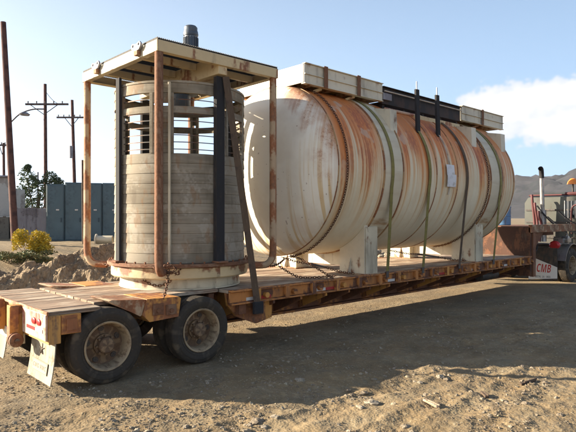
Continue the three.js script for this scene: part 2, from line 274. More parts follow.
{
  const xs = axis(1.5, 10.5, .032, 1.045, -4000, 4000), zs = axis(-7.5, -2.4, .032, 1.045, -4000, 4000);
  const pos = new Float32Array(xs.length * zs.length * 3), uv = new Float32Array(xs.length * zs.length * 2), col = new Float32Array(xs.length * zs.length * 3), idx = [];
  let k = 0; for (const z of zs) for (const x of xs) { const p = Math.hypot(x, z) < 120 ? f2(x * .55, z * .8, 5) + .55 * f2(x * 2.4 + 7, z * 3.1, 4) : 0, q = Math.hypot(x, z) < 120 ? f2(x * .8 + 30, z * 1.3, 4) : 0, t = 1 + .34 * p; col[k * 3] = t * (1 + .07 * q); col[k * 3 + 1] = t; col[k * 3 + 2] = t * (1 - .10 * q); pos[k * 3] = x; pos[k * 3 + 1] = G(x, z); pos[k * 3 + 2] = z; uv[k * 2] = x; uv[k * 2 + 1] = z; k++; }
  const W = xs.length; for (let j = 0; j < zs.length - 1; j++) for (let i = 0; i < W - 1; i++) { const a = j * W + i; idx.push(a, a + W, a + 1, a + 1, a + W, a + W + 1); }
  const g = new THREE.BufferGeometry(); g.setAttribute('position', new THREE.BufferAttribute(pos, 3)); g.setAttribute('uv', new THREE.BufferAttribute(uv, 2)); g.setAttribute('color', new THREE.BufferAttribute(col, 3)); g.setIndex(idx); g.computeVertexNormals();
  M.dirt.vertexColors = true; const m = new THREE.Mesh(g, M.dirt); m.name = 'ground'; m.receiveShadow = m.castShadow = true; m.userData = { kind: 'structure', label: 'tan dirt yard with gravel and wheel ruts' }; scene.add(m);
}
scene.fog = new THREE.FogExp2(new THREE.Color().setRGB(.80, .86, 1), 0.00006);
// heaped dirt behind the trailer
{
  const x0 = .5, x1 = 13, z0 = -17.5, z1 = -10.3, nx = 230, nz = 150, pos = [], uv = [], idx = [];
  const h = (x, z) => {
    let s = -.06; for (const [a, b, rx, rz, hh] of mounds) { const q = ((x - a) / rx) ** 2 + ((z - b) / rz) ** 2; s += hh * 1.08 * Math.exp(-q * .95); }
    s = Math.max(s, -.2); const lump = f2(x * 1.1, z * 1.3, 4) * .22 + Math.abs(f2(x * 2.6 + 4, z * 2.4, 4)) * .09 + f2(x * 9, z * 9, 3) * .05;
    return s + lump * sst(-.1, .25, s) - .10 * sst(.1, -.1, s);
  };
  for (let j = 0; j <= nz; j++) for (let i = 0; i <= nx; i++) { const x = lerp(x0, x1, i / nx), z = lerp(z0, z1, j / nz); pos.push(x, G(x, z) + h(x, z) - .03, z); uv.push(x, z); }
  for (let j = 0; j < nz; j++) for (let i = 0; i < nx; i++) { const a = j * (nx + 1) + i, b = a + nx + 1; idx.push(a, b, a + 1, a + 1, b, b + 1); }
  const g = new THREE.BufferGeometry(); g.setAttribute('position', new THREE.Float32BufferAttribute(pos, 3)); g.setAttribute('uv', new THREE.Float32BufferAttribute(uv, 2)); g.setIndex(idx); g.computeVertexNormals();
  const m = new THREE.Mesh(g, M.mound); m.name = 'dirt_mound'; m.castShadow = m.receiveShadow = true; m.userData = { kind: 'structure', label: 'heaps of freshly dug brown dirt behind the trailer' }; scene.add(m);
}
// hills
{
  const pos = [], uv = [], idx = [], na = 200, nr = 60;
  for (let j = 0; j <= nr; j++) for (let i = 0; i <= na; i++) {
    const a = lerp(8, 120, i / na) * Math.PI / 180, d = 700 + 1500 * j / nr, x = d * (FW.x * Math.cos(a) + RT.x * Math.sin(a)), z = d * (FW.z * Math.cos(a) + RT.z * Math.sin(a));
    const prof = sst(0, .62, j / nr) * (1 - .85 * sst(.66, 1, j / nr)), deg = a * 180 / Math.PI;
    const env = lerp(.25, 1, sst(8, 24, deg)) * (1 + .32 * sst(22, 31, deg));
    const rough = 1 + .30 * f2(x * .0035, z * .0035, 5) + .12 * f2(x * .015, z * .015, 4) - .34 * Math.abs(f2(x * .007 + 9, z * .007, 4)) + .08;
    pos.push(x, -3 + 97 * prof * env * rough, z); uv.push(x, z);
  }
  for (let j = 0; j < nr; j++) for (let i = 0; i < na; i++) { const a = j * (na + 1) + i, b = a + na + 1; idx.push(a, a + 1, b, a + 1, b + 1, b); }
  const g = new THREE.BufferGeometry(); g.setAttribute('position', new THREE.Float32BufferAttribute(pos, 3)); g.setAttribute('uv', new THREE.Float32BufferAttribute(uv, 2)); g.setIndex(idx); g.computeVertexNormals();
  const m = new THREE.Mesh(g, M.hill); m.name = 'hills'; m.userData = { kind: 'structure', label: 'scrubby brown hills on the horizon at the right' }; m.castShadow = m.receiveShadow = true; scene.add(m);
}

// ------------------------------------------------------------------ lowbed trailer
const zN = -6.55, zF = -9.15, zC = -7.85, DECK = .98;
const trailer = thing('lowbed_trailer', 'long rusty orange lowbed trailer with twin rear axles carrying both tanks', 'trailer', [9, 0, zC]);
function wheelGeo(R, W, rimR) {                        // axis +z, outer face at z = 0; lathe about y then turned
  const turn = g => g.rotateX(Math.PI / 2);
  const tread = []; const n = 5; for (let i = 0; i < n; i++) { const a = -.035 - (W - .07) * i / n, b = -.035 - (W - .07) * (i + .78) / n; tread.push([R, a], [R, b], [R - .014, b - .002], [R - .014, -.035 - (W - .07) * (i + 1) / n + .002]); }
  const tyre = turn(lathe([[rimR, -.035], [rimR + .012, -.012], [rimR + .03, -.004], [rimR + .05, .002], [rimR + .053, -.002], [rimR + (R - rimR) * .45, .006], [rimR + (R - rimR) * .62, .006], [rimR + (R - rimR) * .64, .002], [R - .045, -.004], [R - .03, -.006], [R - .008, -.022], ...tread, [R - .008, -W + .022], [R - .05, -W], [rimR, -W + .03]], 56, 0, Math.PI * 2, .7));
  const rim = turn(lathe([[rimR - .035, -W + .02], [rimR - .03, -.19], [rimR - .045, -.188], [rimR - .038, -.12], [rimR - .03, -.05], [rimR - .012, -.022], [rimR + .012, -.006], [rimR + .006, .002], [rimR - .012, -.004], [rimR - .02, -.02]], 48));
  const disc = turn(lathe([[.10, -.15], [.14, -.168], [rimR - .06, -.175], [rimR - .042, -.165]], 40));
  const holes = []; for (let k = 0; k < 5; k++) { const a = k / 5 * Math.PI * 2 + .4; holes.push(new THREE.CylinderGeometry(.032, .032, .012, 12).rotateX(Math.PI / 2).scale(1.25, 1, 1).rotateZ(a + Math.PI / 2).translate(Math.cos(a) * (rimR * .68), Math.sin(a) * (rimR * .68), -.166).toNonIndexed()); }  // solid dark discs, their colour standing in for the shade of open hand holes
  const hub = [turn(lathe([[.135, -.17], [.135, -.12], [.105, -.11], [.10, -.05], [.085, -.035], [.05, -.03], [.001, -.028]], 28))];
  for (let k = 0; k < 8; k++) { const a = k / 8 * Math.PI * 2; hub.push(new THREE.CylinderGeometry(.014, .014, .05, 6).rotateX(Math.PI / 2).translate(Math.cos(a) * .117, Math.sin(a) * .117, -.10).toNonIndexed()); }
  return { tyre, rim, disc, holes, hub: merge(hub) };
}
const WG = wheelGeo(.475, .25, .30);
function addWheel(parent, x, y, z, dir, WGx, spin) {
  const b = root(parent).position; const w = new THREE.Mesh(WGx.rim, M.rim); w.name = 'wheel'; w.position.set(x - b.x, y - b.y, z - b.z); w.rotation.y = dir > 0 ? 0 : Math.PI; w.rotation.z = spin;
  for (const [n, g, m] of [['tyre', WGx.tyre, M.rubber], ['disc', WGx.disc, M.hub], ['hub', WGx.hub, M.hub], ...WGx.holes.map(h => ['dark_hole_disc', h, M.truckDark])]) { const q = new THREE.Mesh(g, m); q.name = n; q.castShadow = q.receiveShadow = true; w.add(q); }
  w.castShadow = w.receiveShadow = true; parent.add(w);
}
for (const [x, sp] of [[3.09, .3], [4.49, 1.1]]) {
  for (const [z, dir] of [[zN, 1], [zN - .34, 1], [zF, -1], [zF + .34, -1]]) addWheel(trailer, x, .473, z, dir, WG, sp + z);
  part(trailer, 'axle', rod(V(x, .473, zN - .2), V(x, .473, zF + .2), .065), M.truckDark);
}
// bogie frame
part(trailer, 'bogie_beam', [bx(2.5, 5.3, .62, .93, -7.42, -7.28), bx(2.5, 5.3, .62, .93, -8.42, -8.28)], M.beam);
for (const x of [2.9, 3.5, 3.85, 4.15, 4.9]) part(trailer, 'cross_member', bx(x - .05, x + .05, .70, .925, zF + .35, zN - .35), M.beam);
part(trailer, 'rear_beam', bx(2.36, 2.5, .60, .93, zF, zN), M.yellowClean);
part(trailer, 'rear_corner_box', [bx(2.503, 2.74, .70, .93, -7.1, zN + .004), bx(2.56, 2.69, .74, .88, zN + .004, zN + .02)], M.yellow);
part(trailer, 'rear_corner_box', bx(2.503, 2.74, .70, .93, zF - .004, -8.6), M.yellow);
part(trailer, 'rear_panel', bx(2.33, 2.357, .64, .95, -7.38, zN - .02), M.pinkish, 'sun-bleached pinkish tail light panel');
part(trailer, 'rear_panel', bx(2.33, 2.357, .64, .95, zF + .02, -8.32), M.pinkish);
for (const z of [-6.78, -6.95, -7.62, -7.78, -8.52, -8.70]) {
  const l = part(trailer, 'tail_light', lathe([[.001, .012], [.035, .012], [.05, .006], [.055, -.004], [.055, -.02]], 20).scale(.75, 1, 1.25).rotateZ(Math.PI / 2).translate(2.322, .84, z), M.red);
}
part(trailer, 'reflector_tape', bx(2.322, 2.329, .725, .765, -7.2, -6.9, .001), M.tapeRed);
part(trailer, 'reflector_tape', bx(2.322, 2.329, .725, .765, -6.895, -6.66, .001), M.tapeWhite);
part(trailer, 'hinge_post', [bx(2.20, 2.356, .56, .97, -7.56, -7.42), bx(2.19, 2.30, .58, .96, -7.45, -7.405)], M.yellow);
part(trailer, 'hinge_post', [bx(2.20, 2.356, .56, .97, -8.28, -8.14)], M.yellow);
{ const r = part(trailer, 'ramp_hinge', [lathe([[.001, -.07], [.07, -.07], [.085, -.055], [.085, -.02], [.06, -.015], [.06, .015], [.085, .02], [.085, .055], [.07, .07], [.001, .07]], 24).rotateX(Math.PI / 2).translate(2.24, .55, -7.36)], M.rust); part(r, 'pin', rod(V(2.24, .55, -7.31), V(2.24, .55, -7.27), .03), M.steel); }
part(trailer, 'bumper_bar', bx(2.34, 2.40, .46, .60, -8.9, -7.48), M.white);
for (const [z0, z1, lab] of [[-7.36, -6.57, 'dusty pale mud flap with raised panel of worn lettering'], [-9.12, -8.34, null]]) {
  const seg = 10, s = []; for (let k = 0; k <= seg; k++) { const t = k / seg; s.push([2.44 - .06 * t * t, .66 - .55 * t]); }
  const o = s.concat(s.slice().reverse().map(p => [p[0] + .012, p[1] + .002]));
  const f = part(trailer, 'mud_flap', toCreasedNormals(prism(o, z0, z1), .6), M.flap, lab || undefined);
  if (lab) {
    const W = 256, H = 128, cv = document.createElement('canvas'); cv.width = W; cv.height = H; const c = cv.getContext('2d');
    c.fillStyle = '#9a9382'; c.fillRect(0, 0, W, H); c.strokeStyle = '#6c6656'; c.lineWidth = 5; c.strokeRect(8, 8, W - 16, H - 16); c.fillStyle = '#4f4a3d'; c.font = 'bold 62px sans-serif'; c.textAlign = 'center'; c.textBaseline = 'middle'; c.fillText('CMO RMC', W / 2, H / 2, W - 34);
    const t = new THREE.CanvasTexture(cv); t.colorSpace = THREE.SRGBColorSpace;
    const q = new THREE.PlaneGeometry(.5, .14).rotateY(-Math.PI / 2).rotateZ(-.155).translate(2.396, .27, (z0 + z1) / 2);
    part(f, 'lettering_plate', q.toNonIndexed(), MS({ map: t, roughness: .8 }));
    const em = []; for (let k = 0; k < 5; k++) { const a = k / 5 * Math.PI * 2 + Math.PI / 2; em.push(bar(V(2.427, .475, -6.965), V(2.427 + .006 * Math.sin(a), .475 + .07 * Math.sin(a), -6.965 + .07 * Math.cos(a)), .016, .006)); }
    part(f, 'emblem', em, M.stuccoLow);
  }
}
// wheel-side plates and spring boxes
for (const [z0, z1, s] of [[-7.2, zN, 1], [zF, -8.5, -1]]) {
  const e = s > 0 ? z1 : z0;
  const b = part(trailer, 'spring_box', prism([[3.62, 1.005], [4.10, .995], [4.14, .97], [4.10, .72], [3.66, .70], [3.56, .80]], z0, z1), M.yellow);
  if (s > 0) { part(b, 'box_plate', [bx(3.70, 3.86, .78, .93, e, e + .018), bx(3.90, 4.06, .76, .90, e, e + .018), rod(V(3.78, .84, e), V(3.78, .84, e + .04), .03), rod(V(3.98, .82, e), V(3.98, .82, e + .04), .03)], M.rust); }
  part(trailer, 'fender_plate', prism([[3.10, 1.03], [3.14, 1.04], [3.615, 1.0], [3.555, .80], [3.53, .79]], z0 + .05, z1 - .02), M.creamRust);
  part(trailer, 'side_gusset', prism([[5.02, .975], [5.95, .975], [5.95, .46], [5.62, .40], [5.22, .56], [5.06, .74]], s > 0 ? -6.75 : -8.99, s > 0 ? -6.70 : -8.94), M.yellow);
  part(trailer, 'landing_bracket', [bx(5.20, 5.34, .60, .80, s > 0 ? -6.70 : -9.06, s > 0 ? -6.6 : -8.99), bx(5.55, 5.72, .55, .78, s > 0 ? -6.70 : -9.06, s > 0 ? -6.62 : -8.99)], M.rustDark);
}
// planks over the bogie and along the well (each a board of its own)
const planks = (x0, x1, z0, z1, n, y, tag) => { for (let k = 0; k < n; k++) { const a = lerp(z0, z1, k / n), b = lerp(z0, z1, (k + 1) / n); const dy = (hash(k, tag, 3) - .5) * .008; part(trailer, 'deck_plank', bx(x0 + hash(k, tag, 5) * .01, x1 - hash(k, tag, 6) * .01, y - .05 + dy, y + dy, a + .005, b - .005, .006), M.plank[(k * 7 + tag) % 3]); } };
planks(2.36, 3.02, zF + .05, zN - .05, 11, .975, 0);
planks(3.03, 5.0, zF + .32, zN - .30, 9, .995, 1);
planks(5.01, 10.3, zF + .09, zN - .09, 10, .985, 2);
planks(10.31, 15.55, zF + .09, zN - .09, 10, .985, 4);
part(trailer, 'edge_strip', bx(2.335, 2.36, .94, .985, zF, zN), M.creamRust);
// side rails, reflectors, stake pockets, outriggers
for (const s of [1, -1]) {
  const e = s > 0 ? zN : zF, i = e - s * .085, lo = Math.min(e, i), hi = Math.max(e, i);
  part(trailer, 'side_rail', [bx(5.02, 15.6, .955, .99, lo, hi), bx(5.02, 15.6, .79, .955, Math.min(i, i + s * .03), Math.max(i, i + s * .03)), bx(5.02, 15.6, .76, .79, lo, hi)], M.railRust);
  for (let k = 0; k < 17; k++) {
    const x = 5.3 + k * .62;
    part(trailer, 'outrigger', prism([[e - s * .06, .76], [e - s * .06, .70], [e - s * .72, .42], [e - s * .78, .42], [e - s * .78, .90], [e - s * .10, .90], [e - s * .10, .76]], x - .022, x + .022, 'x'), k % 3 ? M.beam : M.yellow);
    if (s > 0) part(trailer, 'stake_pocket', [bx(x + .2, x + .29, .77, .975, i + s * .03, e + s * .012), rod(V(x + .42, .86, i + .03), V(x + .42, .86, e + .015), .045)], k % 3 ? M.railRust : M.yellow);
  }
  if (s > 0) for (const [x, c] of [[5.34, 1], [5.62, 0], [6.9, 1], [7.14, 0], [8.95, 1], [10.6, 1], [10.84, 0], [12.3, 1], [14.0, 1]]) part(trailer, 'reflector_tape', bx(x, x + .23, .80, .85, i + s * .028, i + s * .034, .001), c ? M.tapeWhite : M.tapeRed);
}
for (const z of [-7.32, -8.38]) part(trailer, 'main_beam', [bx(5.05, 15.7, .36, .40, z - .12, z + .12), bx(5.05, 15.7, .40, .90, z - .015, z + .015), bx(5.05, 15.7, .90, .93, z - .1, z + .1)], M.beam);
for (let k = 0; k < 9; k++) part(trailer, 'cross_member', bx(5.6 + k * 1.15, 5.7 + k * 1.15, .66, .90, -8.36, -7.34), M.beam);
part(trailer, 'air_tank', rod(V(13.4, .55, -7.0), V(14.3, .55, -7.0), .12, .12, 18), M.truckDark);
// gooseneck
part(trailer, 'neck_bulkhead', bx(15.60, 15.68, .42, 1.80, zF + .05, zN - .05), M.bulkhead, 'tall rust-streaked front bulkhead');
for (const z of [-6.60, -6.95, -8.75, -9.10]) part(trailer, 'neck_post', bx(15.685, 15.86, .40, 1.64, z - .05, z + .05), M.rustDark);
for (const s of [1, -1]) { const e = s > 0 ? zN : zF, lo = Math.min(e, e - s * .1), hi = Math.max(e, e - s * .1); part(trailer, 'neck_rail', [bx(15.60, 18.9, 1.645, 1.87, lo, hi)], M.creamRust); part(trailer, 'neck_rail', bx(15.9, 18.9, 1.50, 1.76, (s > 0 ? -7.35 : -8.47), (s > 0 ? -7.23 : -8.35)), M.rustDark); }
for (let k = 0; k < 12; k++) part(trailer, 'neck_plate', bx(15.69 + k * .265, 15.69 + k * .265 + .258, 1.79, 1.825, zF + .105, zN - .105), k % 2 ? M.rust : M.rustDark);
part(trailer, 'neck_bracket', prism([[15.865, 1.64], [16.5, 1.64], [15.865, 1.15]], -6.64, -6.60), M.rustDark);
part(trailer, 'hose', tube([V(15.95, 1.4, -6.8), V(16.3, 1.1, -6.75), V(16.8, 1.25, -6.9), V(17.3, 1.5, -7.2)], .022), M.black);
part(trailer, 'hose', tube([V(15.9, .9, -6.85), V(16.2, .7, -6.8), V(16.6, .95, -6.9), V(17.2, 1.2, -7.3)], .022), M.truckDark);

// ------------------------------------------------------------------ slatted drum
const DX = 4.955, DR = 1.04;
const drum = thing('slatted_drum', 'weathered round slatted drum with barred window openings standing inside the rusty cage', 'drum', [DX, .995, zC]);
const put = g => g.translate(DX, 0, zC);
part(drum, 'base_drum', put(lathe([[.3, 1.0], [.98, 1.0], [.98, 1.02], [.965, 1.03], [.965, 1.17], [.3, 1.17]], 72)), M.creamClean);
part(drum, 'base_ring', put(lathe([[.5, 1.172], [1.085, 1.172], [1.10, 1.19], [1.10, 1.33], [1.085, 1.345], [.5, 1.345]], 72)), M.cream);
part(drum, 'flange_ring', put(lathe([[.8, 1.347], [1.155, 1.347], [1.16, 1.352], [1.16, 1.395], [1.155, 1.40], [.8, 1.40]], 72)), M.rust, 'rusty bolted flange ring');
const H0 = 1.402, BH = .148, NB = 18, WIN0 = 11, WIN1 = 17, PW = 8;    // bands; windows occupy bands WIN0..WIN1
const bandProf = (y, h) => [[DR - .035, y], [DR + .008, y + .002], [DR + .011, y + .012], [DR + .002, y + h + .003], [DR - .035, y + h + .0036]];
// windows: [start, end] angles in degrees about the drum; 0 faces the camera side of the drum axis, growing to the right
const lift = (g, du) => { const u = g.attributes.uv, p = g.attributes.position; for (let i = 0; i < u.count; i++) u.setXY(i, u.getX(i) + du, p.getY(i)); return g; };
const camA = Math.atan2(0 - DX, 0 - zC);       // lathe angle is atan2(x, z)
const wins = [[-57, -24], [-7, 33], [42, 70], [140, 163], [169, 200], [206, 240]];
for (let b = 0; b < NB; b++) {
  const y = H0 + b * BH, h = b === 15 ? .10 : BH - .004;
  if (b < WIN0 || b >= WIN1 || b === 15) part(drum, 'band', lift(put(lathe(bandProf(y, h), 84)), camA * DR, y), M.band[(b * 5 + 1) % 4]);
  else for (let k = 0; k < wins.length; k++) { const a0 = wins[k][1], a1 = wins[(k + 1) % wins.length][0] + (k === wins.length - 1 ? 360 : 0); part(drum, 'band', lift(put(lathe(bandProf(y, h), Math.max(3, Math.round((a1 - a0) / 4)), camA + a0 * Math.PI / 180, (a1 - a0) * Math.PI / 180)), camA * DR + a0 * .018, y), M.band[(b * 5 + k) % 4]); }
}
part(drum, 'top_ring', put(lathe([[DR - .05, 4.068], [DR + .012, 4.068], [DR + .012, 4.10], [DR - .05, 4.10]], 84)), M.band[2]);
for (const [w0, w1] of wins.slice(0, 3)) for (let b = 0; b < 8; b++) { const y = H0 + WIN0 * BH + .06 + b * .105; if (b === 6) continue; part(drum, 'window_bar', put(lathe([[DR - .022, y], [DR - .008, y - .007], [DR - .008, y + .007], [DR - .022, y]], 10, camA + w0 * Math.PI / 180, (w1 - w0) * Math.PI / 180)), M.steel); }
const onDrum = (deg, r, y) => V(DX + Math.sin(camA + deg * Math.PI / 180) * r, y, zC + Math.cos(camA + deg * Math.PI / 180) * r);
for (const d of [-15.5, -8.5]) part(drum, 'seam_angle', bar(onDrum(d, DR + .035, 1.402), onDrum(d, DR + .035, 4.06), .035, .07, onDrum(d, 1, 0).sub(V(DX, 0, zC))), d < -10 ? M.band[0] : M.creamClean);
for (const [a0, a1] of wins) for (const a of [a0, a1]) part(drum, 'window_jamb', bar(onDrum(a, DR - .01, H0 + WIN0 * BH), onDrum(a, DR - .01, H0 + WIN1 * BH), .05, .05, onDrum(a, 1, 0).sub(V(DX, 0, zC))), M.band[3]);
{ const bolts = []; for (let k = 0; k < 40; k++) { const p = onDrum(k * 9, 1.12, 1.39); bolts.push(rod(p, V(p.x, 1.43, p.z), .016, .016, 6)); } part(drum, 'bolts', bolts, M.rustDark).userData.kind = 'stuff'; }

// ------------------------------------------------------------------ cage with roof
const cage = thing('steel_cage', 'open steel pipe cage with flat cream roof frame and rusty posts round the drum', 'cage', [4.915, 1.3, zC]);
const CX0 = 3.81, CX1 = 6.02, CZ0 = -9.07, CZ1 = -6.62, RT0 = 4.345, RT1 = 4.50;
for (let [x, z, m] of [[CX0, CZ1, M.rust], [CX1, CZ1, M.creamRust], [CX0, CZ0, M.creamRust], [CX1, CZ0, M.rust]]) {
  if (x > 5 && z < zC) { x -= .21; z += .26; }
  const ix = x + (4.915 - x) * .26, iz = z + (zC - z) * .26, ox = x < 5 ? x + .06 : x - .06, oz = z < zC ? z + .06 : z - .06;
  part(cage, 'corner_post', tube([V(ox, RT0 + .02, oz), V(ox, 3.6, oz), V(ox, 2.8, oz), V(ox, 2.0, oz), V(ox, 1.55, oz), V(lerp(ox, ix, .08), 1.40, lerp(oz, iz, .08)), V(lerp(ox, ix, .35), 1.315, lerp(oz, iz, .35)), V(ix, 1.30, iz)], .058, 60, 12, .4), m, x === CX0 && z === CZ1 ? 'heavily rusted corner post' : undefined);
}
const mids = [[CX0 + .05, zC, 0], [4.93, CZ1 - .10, 1], [CX1 - .05, zC, 0], [4.93, CZ0 + .10, 1]];
for (const [x, z, s] of mids) { const p = part(cage, 'middle_post', s ? [bx(x - .075, x + .075, 1.40, 4.2, z - .018, z + .018), bx(x - .075, x - .05, 1.40, 4.2, z - .07, z - .018)] : [bx(x - .02, x + .02, 1.40, 4.2, z - .06, z + .06)], M.black, 'black painted post'); part(p, 'foot', bx(x - .09, x + .09, 1.402, 1.43, z - .09, z + .09), M.rustDark); }
const chan = (x0, x1, z0, z1, ax) => ax === 'x' ? [bx(x0, x1, RT0, RT1, z0, z1)] : [bx(x0, x1, RT0, RT1, z0, z1)];
part(cage, 'roof_beam', [bx(CX0, CX1, RT0, RT1, CZ1 - .02, CZ1), bx(CX0 + .02, CX1 - .02, RT1 - .02, RT1 - .002, CZ1 - .10, CZ1 - .02), bx(CX0 + .02, CX1 - .02, RT0 + .002, RT0 + .02, CZ1 - .10, CZ1 - .02)], M.cream);
part(cage, 'roof_beam', [bx(CX0, CX1, RT0, RT1, CZ0, CZ0 + .02), bx(CX0 + .02, CX1 - .02, RT0 + .002, RT0 + .02, CZ0 + .02, CZ0 + .10)], M.cream);
part(cage, 'roof_beam', [bx(CX0, CX0 + .02, RT0, RT1, CZ0 + .021, CZ1 - .021), bx(CX0 + .02, CX0 + .10, RT0 + .002, RT0 + .02, CZ0 + .1, CZ1 - .1)], M.creamClean);
part(cage, 'roof_beam', [bx(CX1 - .02, CX1, RT0, RT1, CZ0 + .021, CZ1 - .021), bx(CX1 - .1, CX1 - .02, RT0 + .002, RT0 + .02, CZ0 + .1, CZ1 - .1)], M.cream);
part(cage, 'centre_beam', [bx(4.85, 5.01, 4.22, RT1 - .01, CZ0 + .03, CZ1 - .03)], M.cream);
for (const z of [-7.25, -7.85, -8.45]) part(cage, 'cross_beam', [bx(CX0 + .025, 4.845, 4.37, RT1 - .015, z - .03, z + .03), bx(5.015, CX1 - .025, 4.37, RT1 - .015, z - .03, z + .03)], M.cream);
part(cage, 'drive_gear', [put(lathe([[.001, 3.9], [.16, 3.9], [.16, 4.1], [.28, 4.12], [.28, 4.19], [.001, 4.19]], 28))], M.motor);
{ const g = []; for (let k = 0; k < 72; k++) { const x = CX0 + .015 + k * (CX1 - CX0 - .03) / 71; g.push(bx(x - .003, x + .003, RT1 + .001, RT1 + .036, CZ0 + .01, CZ1 - .01, .0005)); } for (let k = 0; k < 26; k++) { const z = CZ0 + .03 + k * (CZ1 - CZ0 - .06) / 25; g.push(bx(CX0 + .01, CX1 - .01, RT1 + .022, RT1 + .030, z - .004, z + .004, .0005)); } part(cage, 'roof_grating', g, M.grating, 'dark serrated bar grating').userData.kind = 'stuff'; }
for (const z of [-8.45, -7.12]) part(cage, 'lifting_lug', prism([[-.10, -.04], [-.165, .02], [-.17, .07], [-.13, .105], [-.06, .085], [0, .075], [.06, .085], [.13, .105], [.17, .07], [.165, .02], [.10, -.04]].map(([a, b]) => [z + a * .78, RT1 - .03 + b * .78]), CX0 - .055, CX0 - .03, 'x', [[z - .082, RT1 + .013, .022], [z + .082, RT1 + .013, .022]]), M.galv);
for (const z of [-8.45, -7.12]) part(cage, 'lug_bracket', bx(CX0 - .06, CX0 - .002, RT1 - .13, RT1 - .062, z - .05, z + .05), M.creamRust);
{ const mx = 5.15, mz = -7.85, m = part(cage, 'motor', lathe([[.001, 4.54], [.13, 4.54], [.13, 4.57], [.112, 4.58], [.112, 5.12], [.122, 5.13], [.122, 5.20], [.112, 5.22], [.112, 5.27], [.09, 5.295], [.001, 5.295]], 32).translate(mx, 0, mz), M.motor, 'upright grey-black electric motor');
  const fins = []; for (let k = 0; k < 20; k++) { const a = k / 20 * Math.PI * 2; fins.push(bar(V(mx + Math.cos(a) * .118, 4.60, mz + Math.sin(a) * .118), V(mx + Math.cos(a) * .118, 5.10, mz + Math.sin(a) * .118), .006, .022, V(Math.cos(a), 0, Math.sin(a)), .001)); } part(m, 'cooling_fins', fins, M.motor);
  part(m, 'junction_box', [bx(mx - .23, mx - .13, 4.66, 4.86, mz - .05, mz + .07), rod(V(mx - .18, 4.54, mz), V(mx - .18, 4.66, mz), .015)], M.motor); part(m, 'cap_band', lathe([[.124, 5.14], [.127, 5.15], [.127, 5.17], [.124, 5.18]], 32).translate(mx, 0, mz), M.motor); }

// ------------------------------------------------------------------ big horizontal tank
const TX0 = 7.05, TX1 = 13.75, TY = 2.97, TR = 1.618;
const tank = thing('storage_tank', 'large horizontal cream steel tank streaked with orange rust on the trailer', 'tank', [10.4, 1.0, zC]);
// shell: u along the tank, v round it (0 = bottom far side ... ), rust is a stain that ran down from above
const shellTex = ctex(2048, 1024, 1, 1, (u, v) => {
  const x = TX0 + u * (TX1 - TX0), th = (v - .5) * Math.PI * 2;              // th: 0 = facing +z, pi/2 = top
  const up = Math.sin(th);
  const st = pf(u, v, 130, 5, 300, 4), st2 = pf(u, v, 40, 4, 310, 4), bl = pf(u, v, 14, 18, 320, 5), fine = pf(u, v, 300, 200, 330, 2), big = pf(u, v, 7, 5, 340, 3);
  const strake = [[7.05, .6], [7.35, 1.0], [8.05, .95], [8.4, .3], [8.95, .3], [9.1, 1.0], [10.0, .9], [10.7, .95], [11.4, .95], [12.2, 1], [12.45, .3], [12.9, .2], [13.2, .6], [13.75, .8]];
  let k = 0; while (k < strake.length - 2 && x > strake[k + 1][0]) k++; const sA = lerp(strake[k][1], strake[k + 1][1], clamp((x - strake[k][0]) / (strake[k + 1][0] - strake[k][0])));
  const reach = up + (st - .5) * .9 + (st2 - .5) * .8 + (big - .5) * .6;
  let heavy = sst(-.16, .46, reach) * Math.min(1, sA * 1.2) * sst(.12, .40, bl * .6 + st * .4);
  let tan = sst(-.65, .38, reach) * (.45 + .55 * sA);
  let c = mix3([.76, .69, .52], [.70, .62, .45], sst(.4, .65, bl));
  c = mix3(c, [.66, .35, .075], tan * (.45 + .35 * sst(.36, .66, st * .5 + st2 * .5)));
  c = mix3(c, [.64, .19, .03], clamp(heavy * .97)); c = mix3(c, [.36, .07, .02], .85 * heavy * sst(.5, .68, bl * .5 + st * .3 + fine * .2));
  c = mix3(c, [.60, .45, .32], .6 * sst(.66, .76, pf(u, v, 22, 30, 350, 4)) * heavy);
  c = mix3(c, [.34, .18, .075], .35 * sst(.58, .78, st) * sst(-.9, -.1, up + (st2 - .5)));
  return mix3(c, [.25, .2, .15], .10 * fine);
});
M.shell = MS({ map: shellTex, roughness: .6, bumpMap: grit, bumpScale: .001 });
const headTex = ctex(1024, 1024, 1, 1, (u, v) => {
  const y = (v - .5) * 2, z = (u - .5) * 2, r = Math.hypot(y, z);
  const st = pf(u, v, 90, 3, 400, 4), bl = pf(u, v, 10, 10, 410, 5), fine = pf(u, v, 200, 200, 420, 2), sp = pf(u, v, 70, 70, 430, 1);
  let c = mix3([.82, .77, .65], [.76, .70, .58], sst(.4, .65, bl));
  c = mix3(c, [.62, .44, .20], .8 * sst(.48, .68, st) * sst(.35, -.3, y + (bl - .5) * .8) * sst(.3, .9, r));
  const rim = sst(.74, .97, r + (bl - .5) * .34 + (st - .5) * .16) * sst(-.35, .3, y + (st - .5) * .5);
  c = mix3(c, [.48, .21, .065], rim * .9); c = mix3(c, [.29, .08, .03], rim * .8 * sst(.46, .62, bl * .6 + fine * .4));
  c = mix3(c, [.70, .58, .46], .4 * sst(.62, .8, r) * sst(.5, .7, bl)); return mix3(c, [.25, .15, .09], .6 * sst(.955, .975, sp)); 
});
M.head = MS({ map: headTex, roughness: .6, bumpMap: grit, bumpScale: .001 });
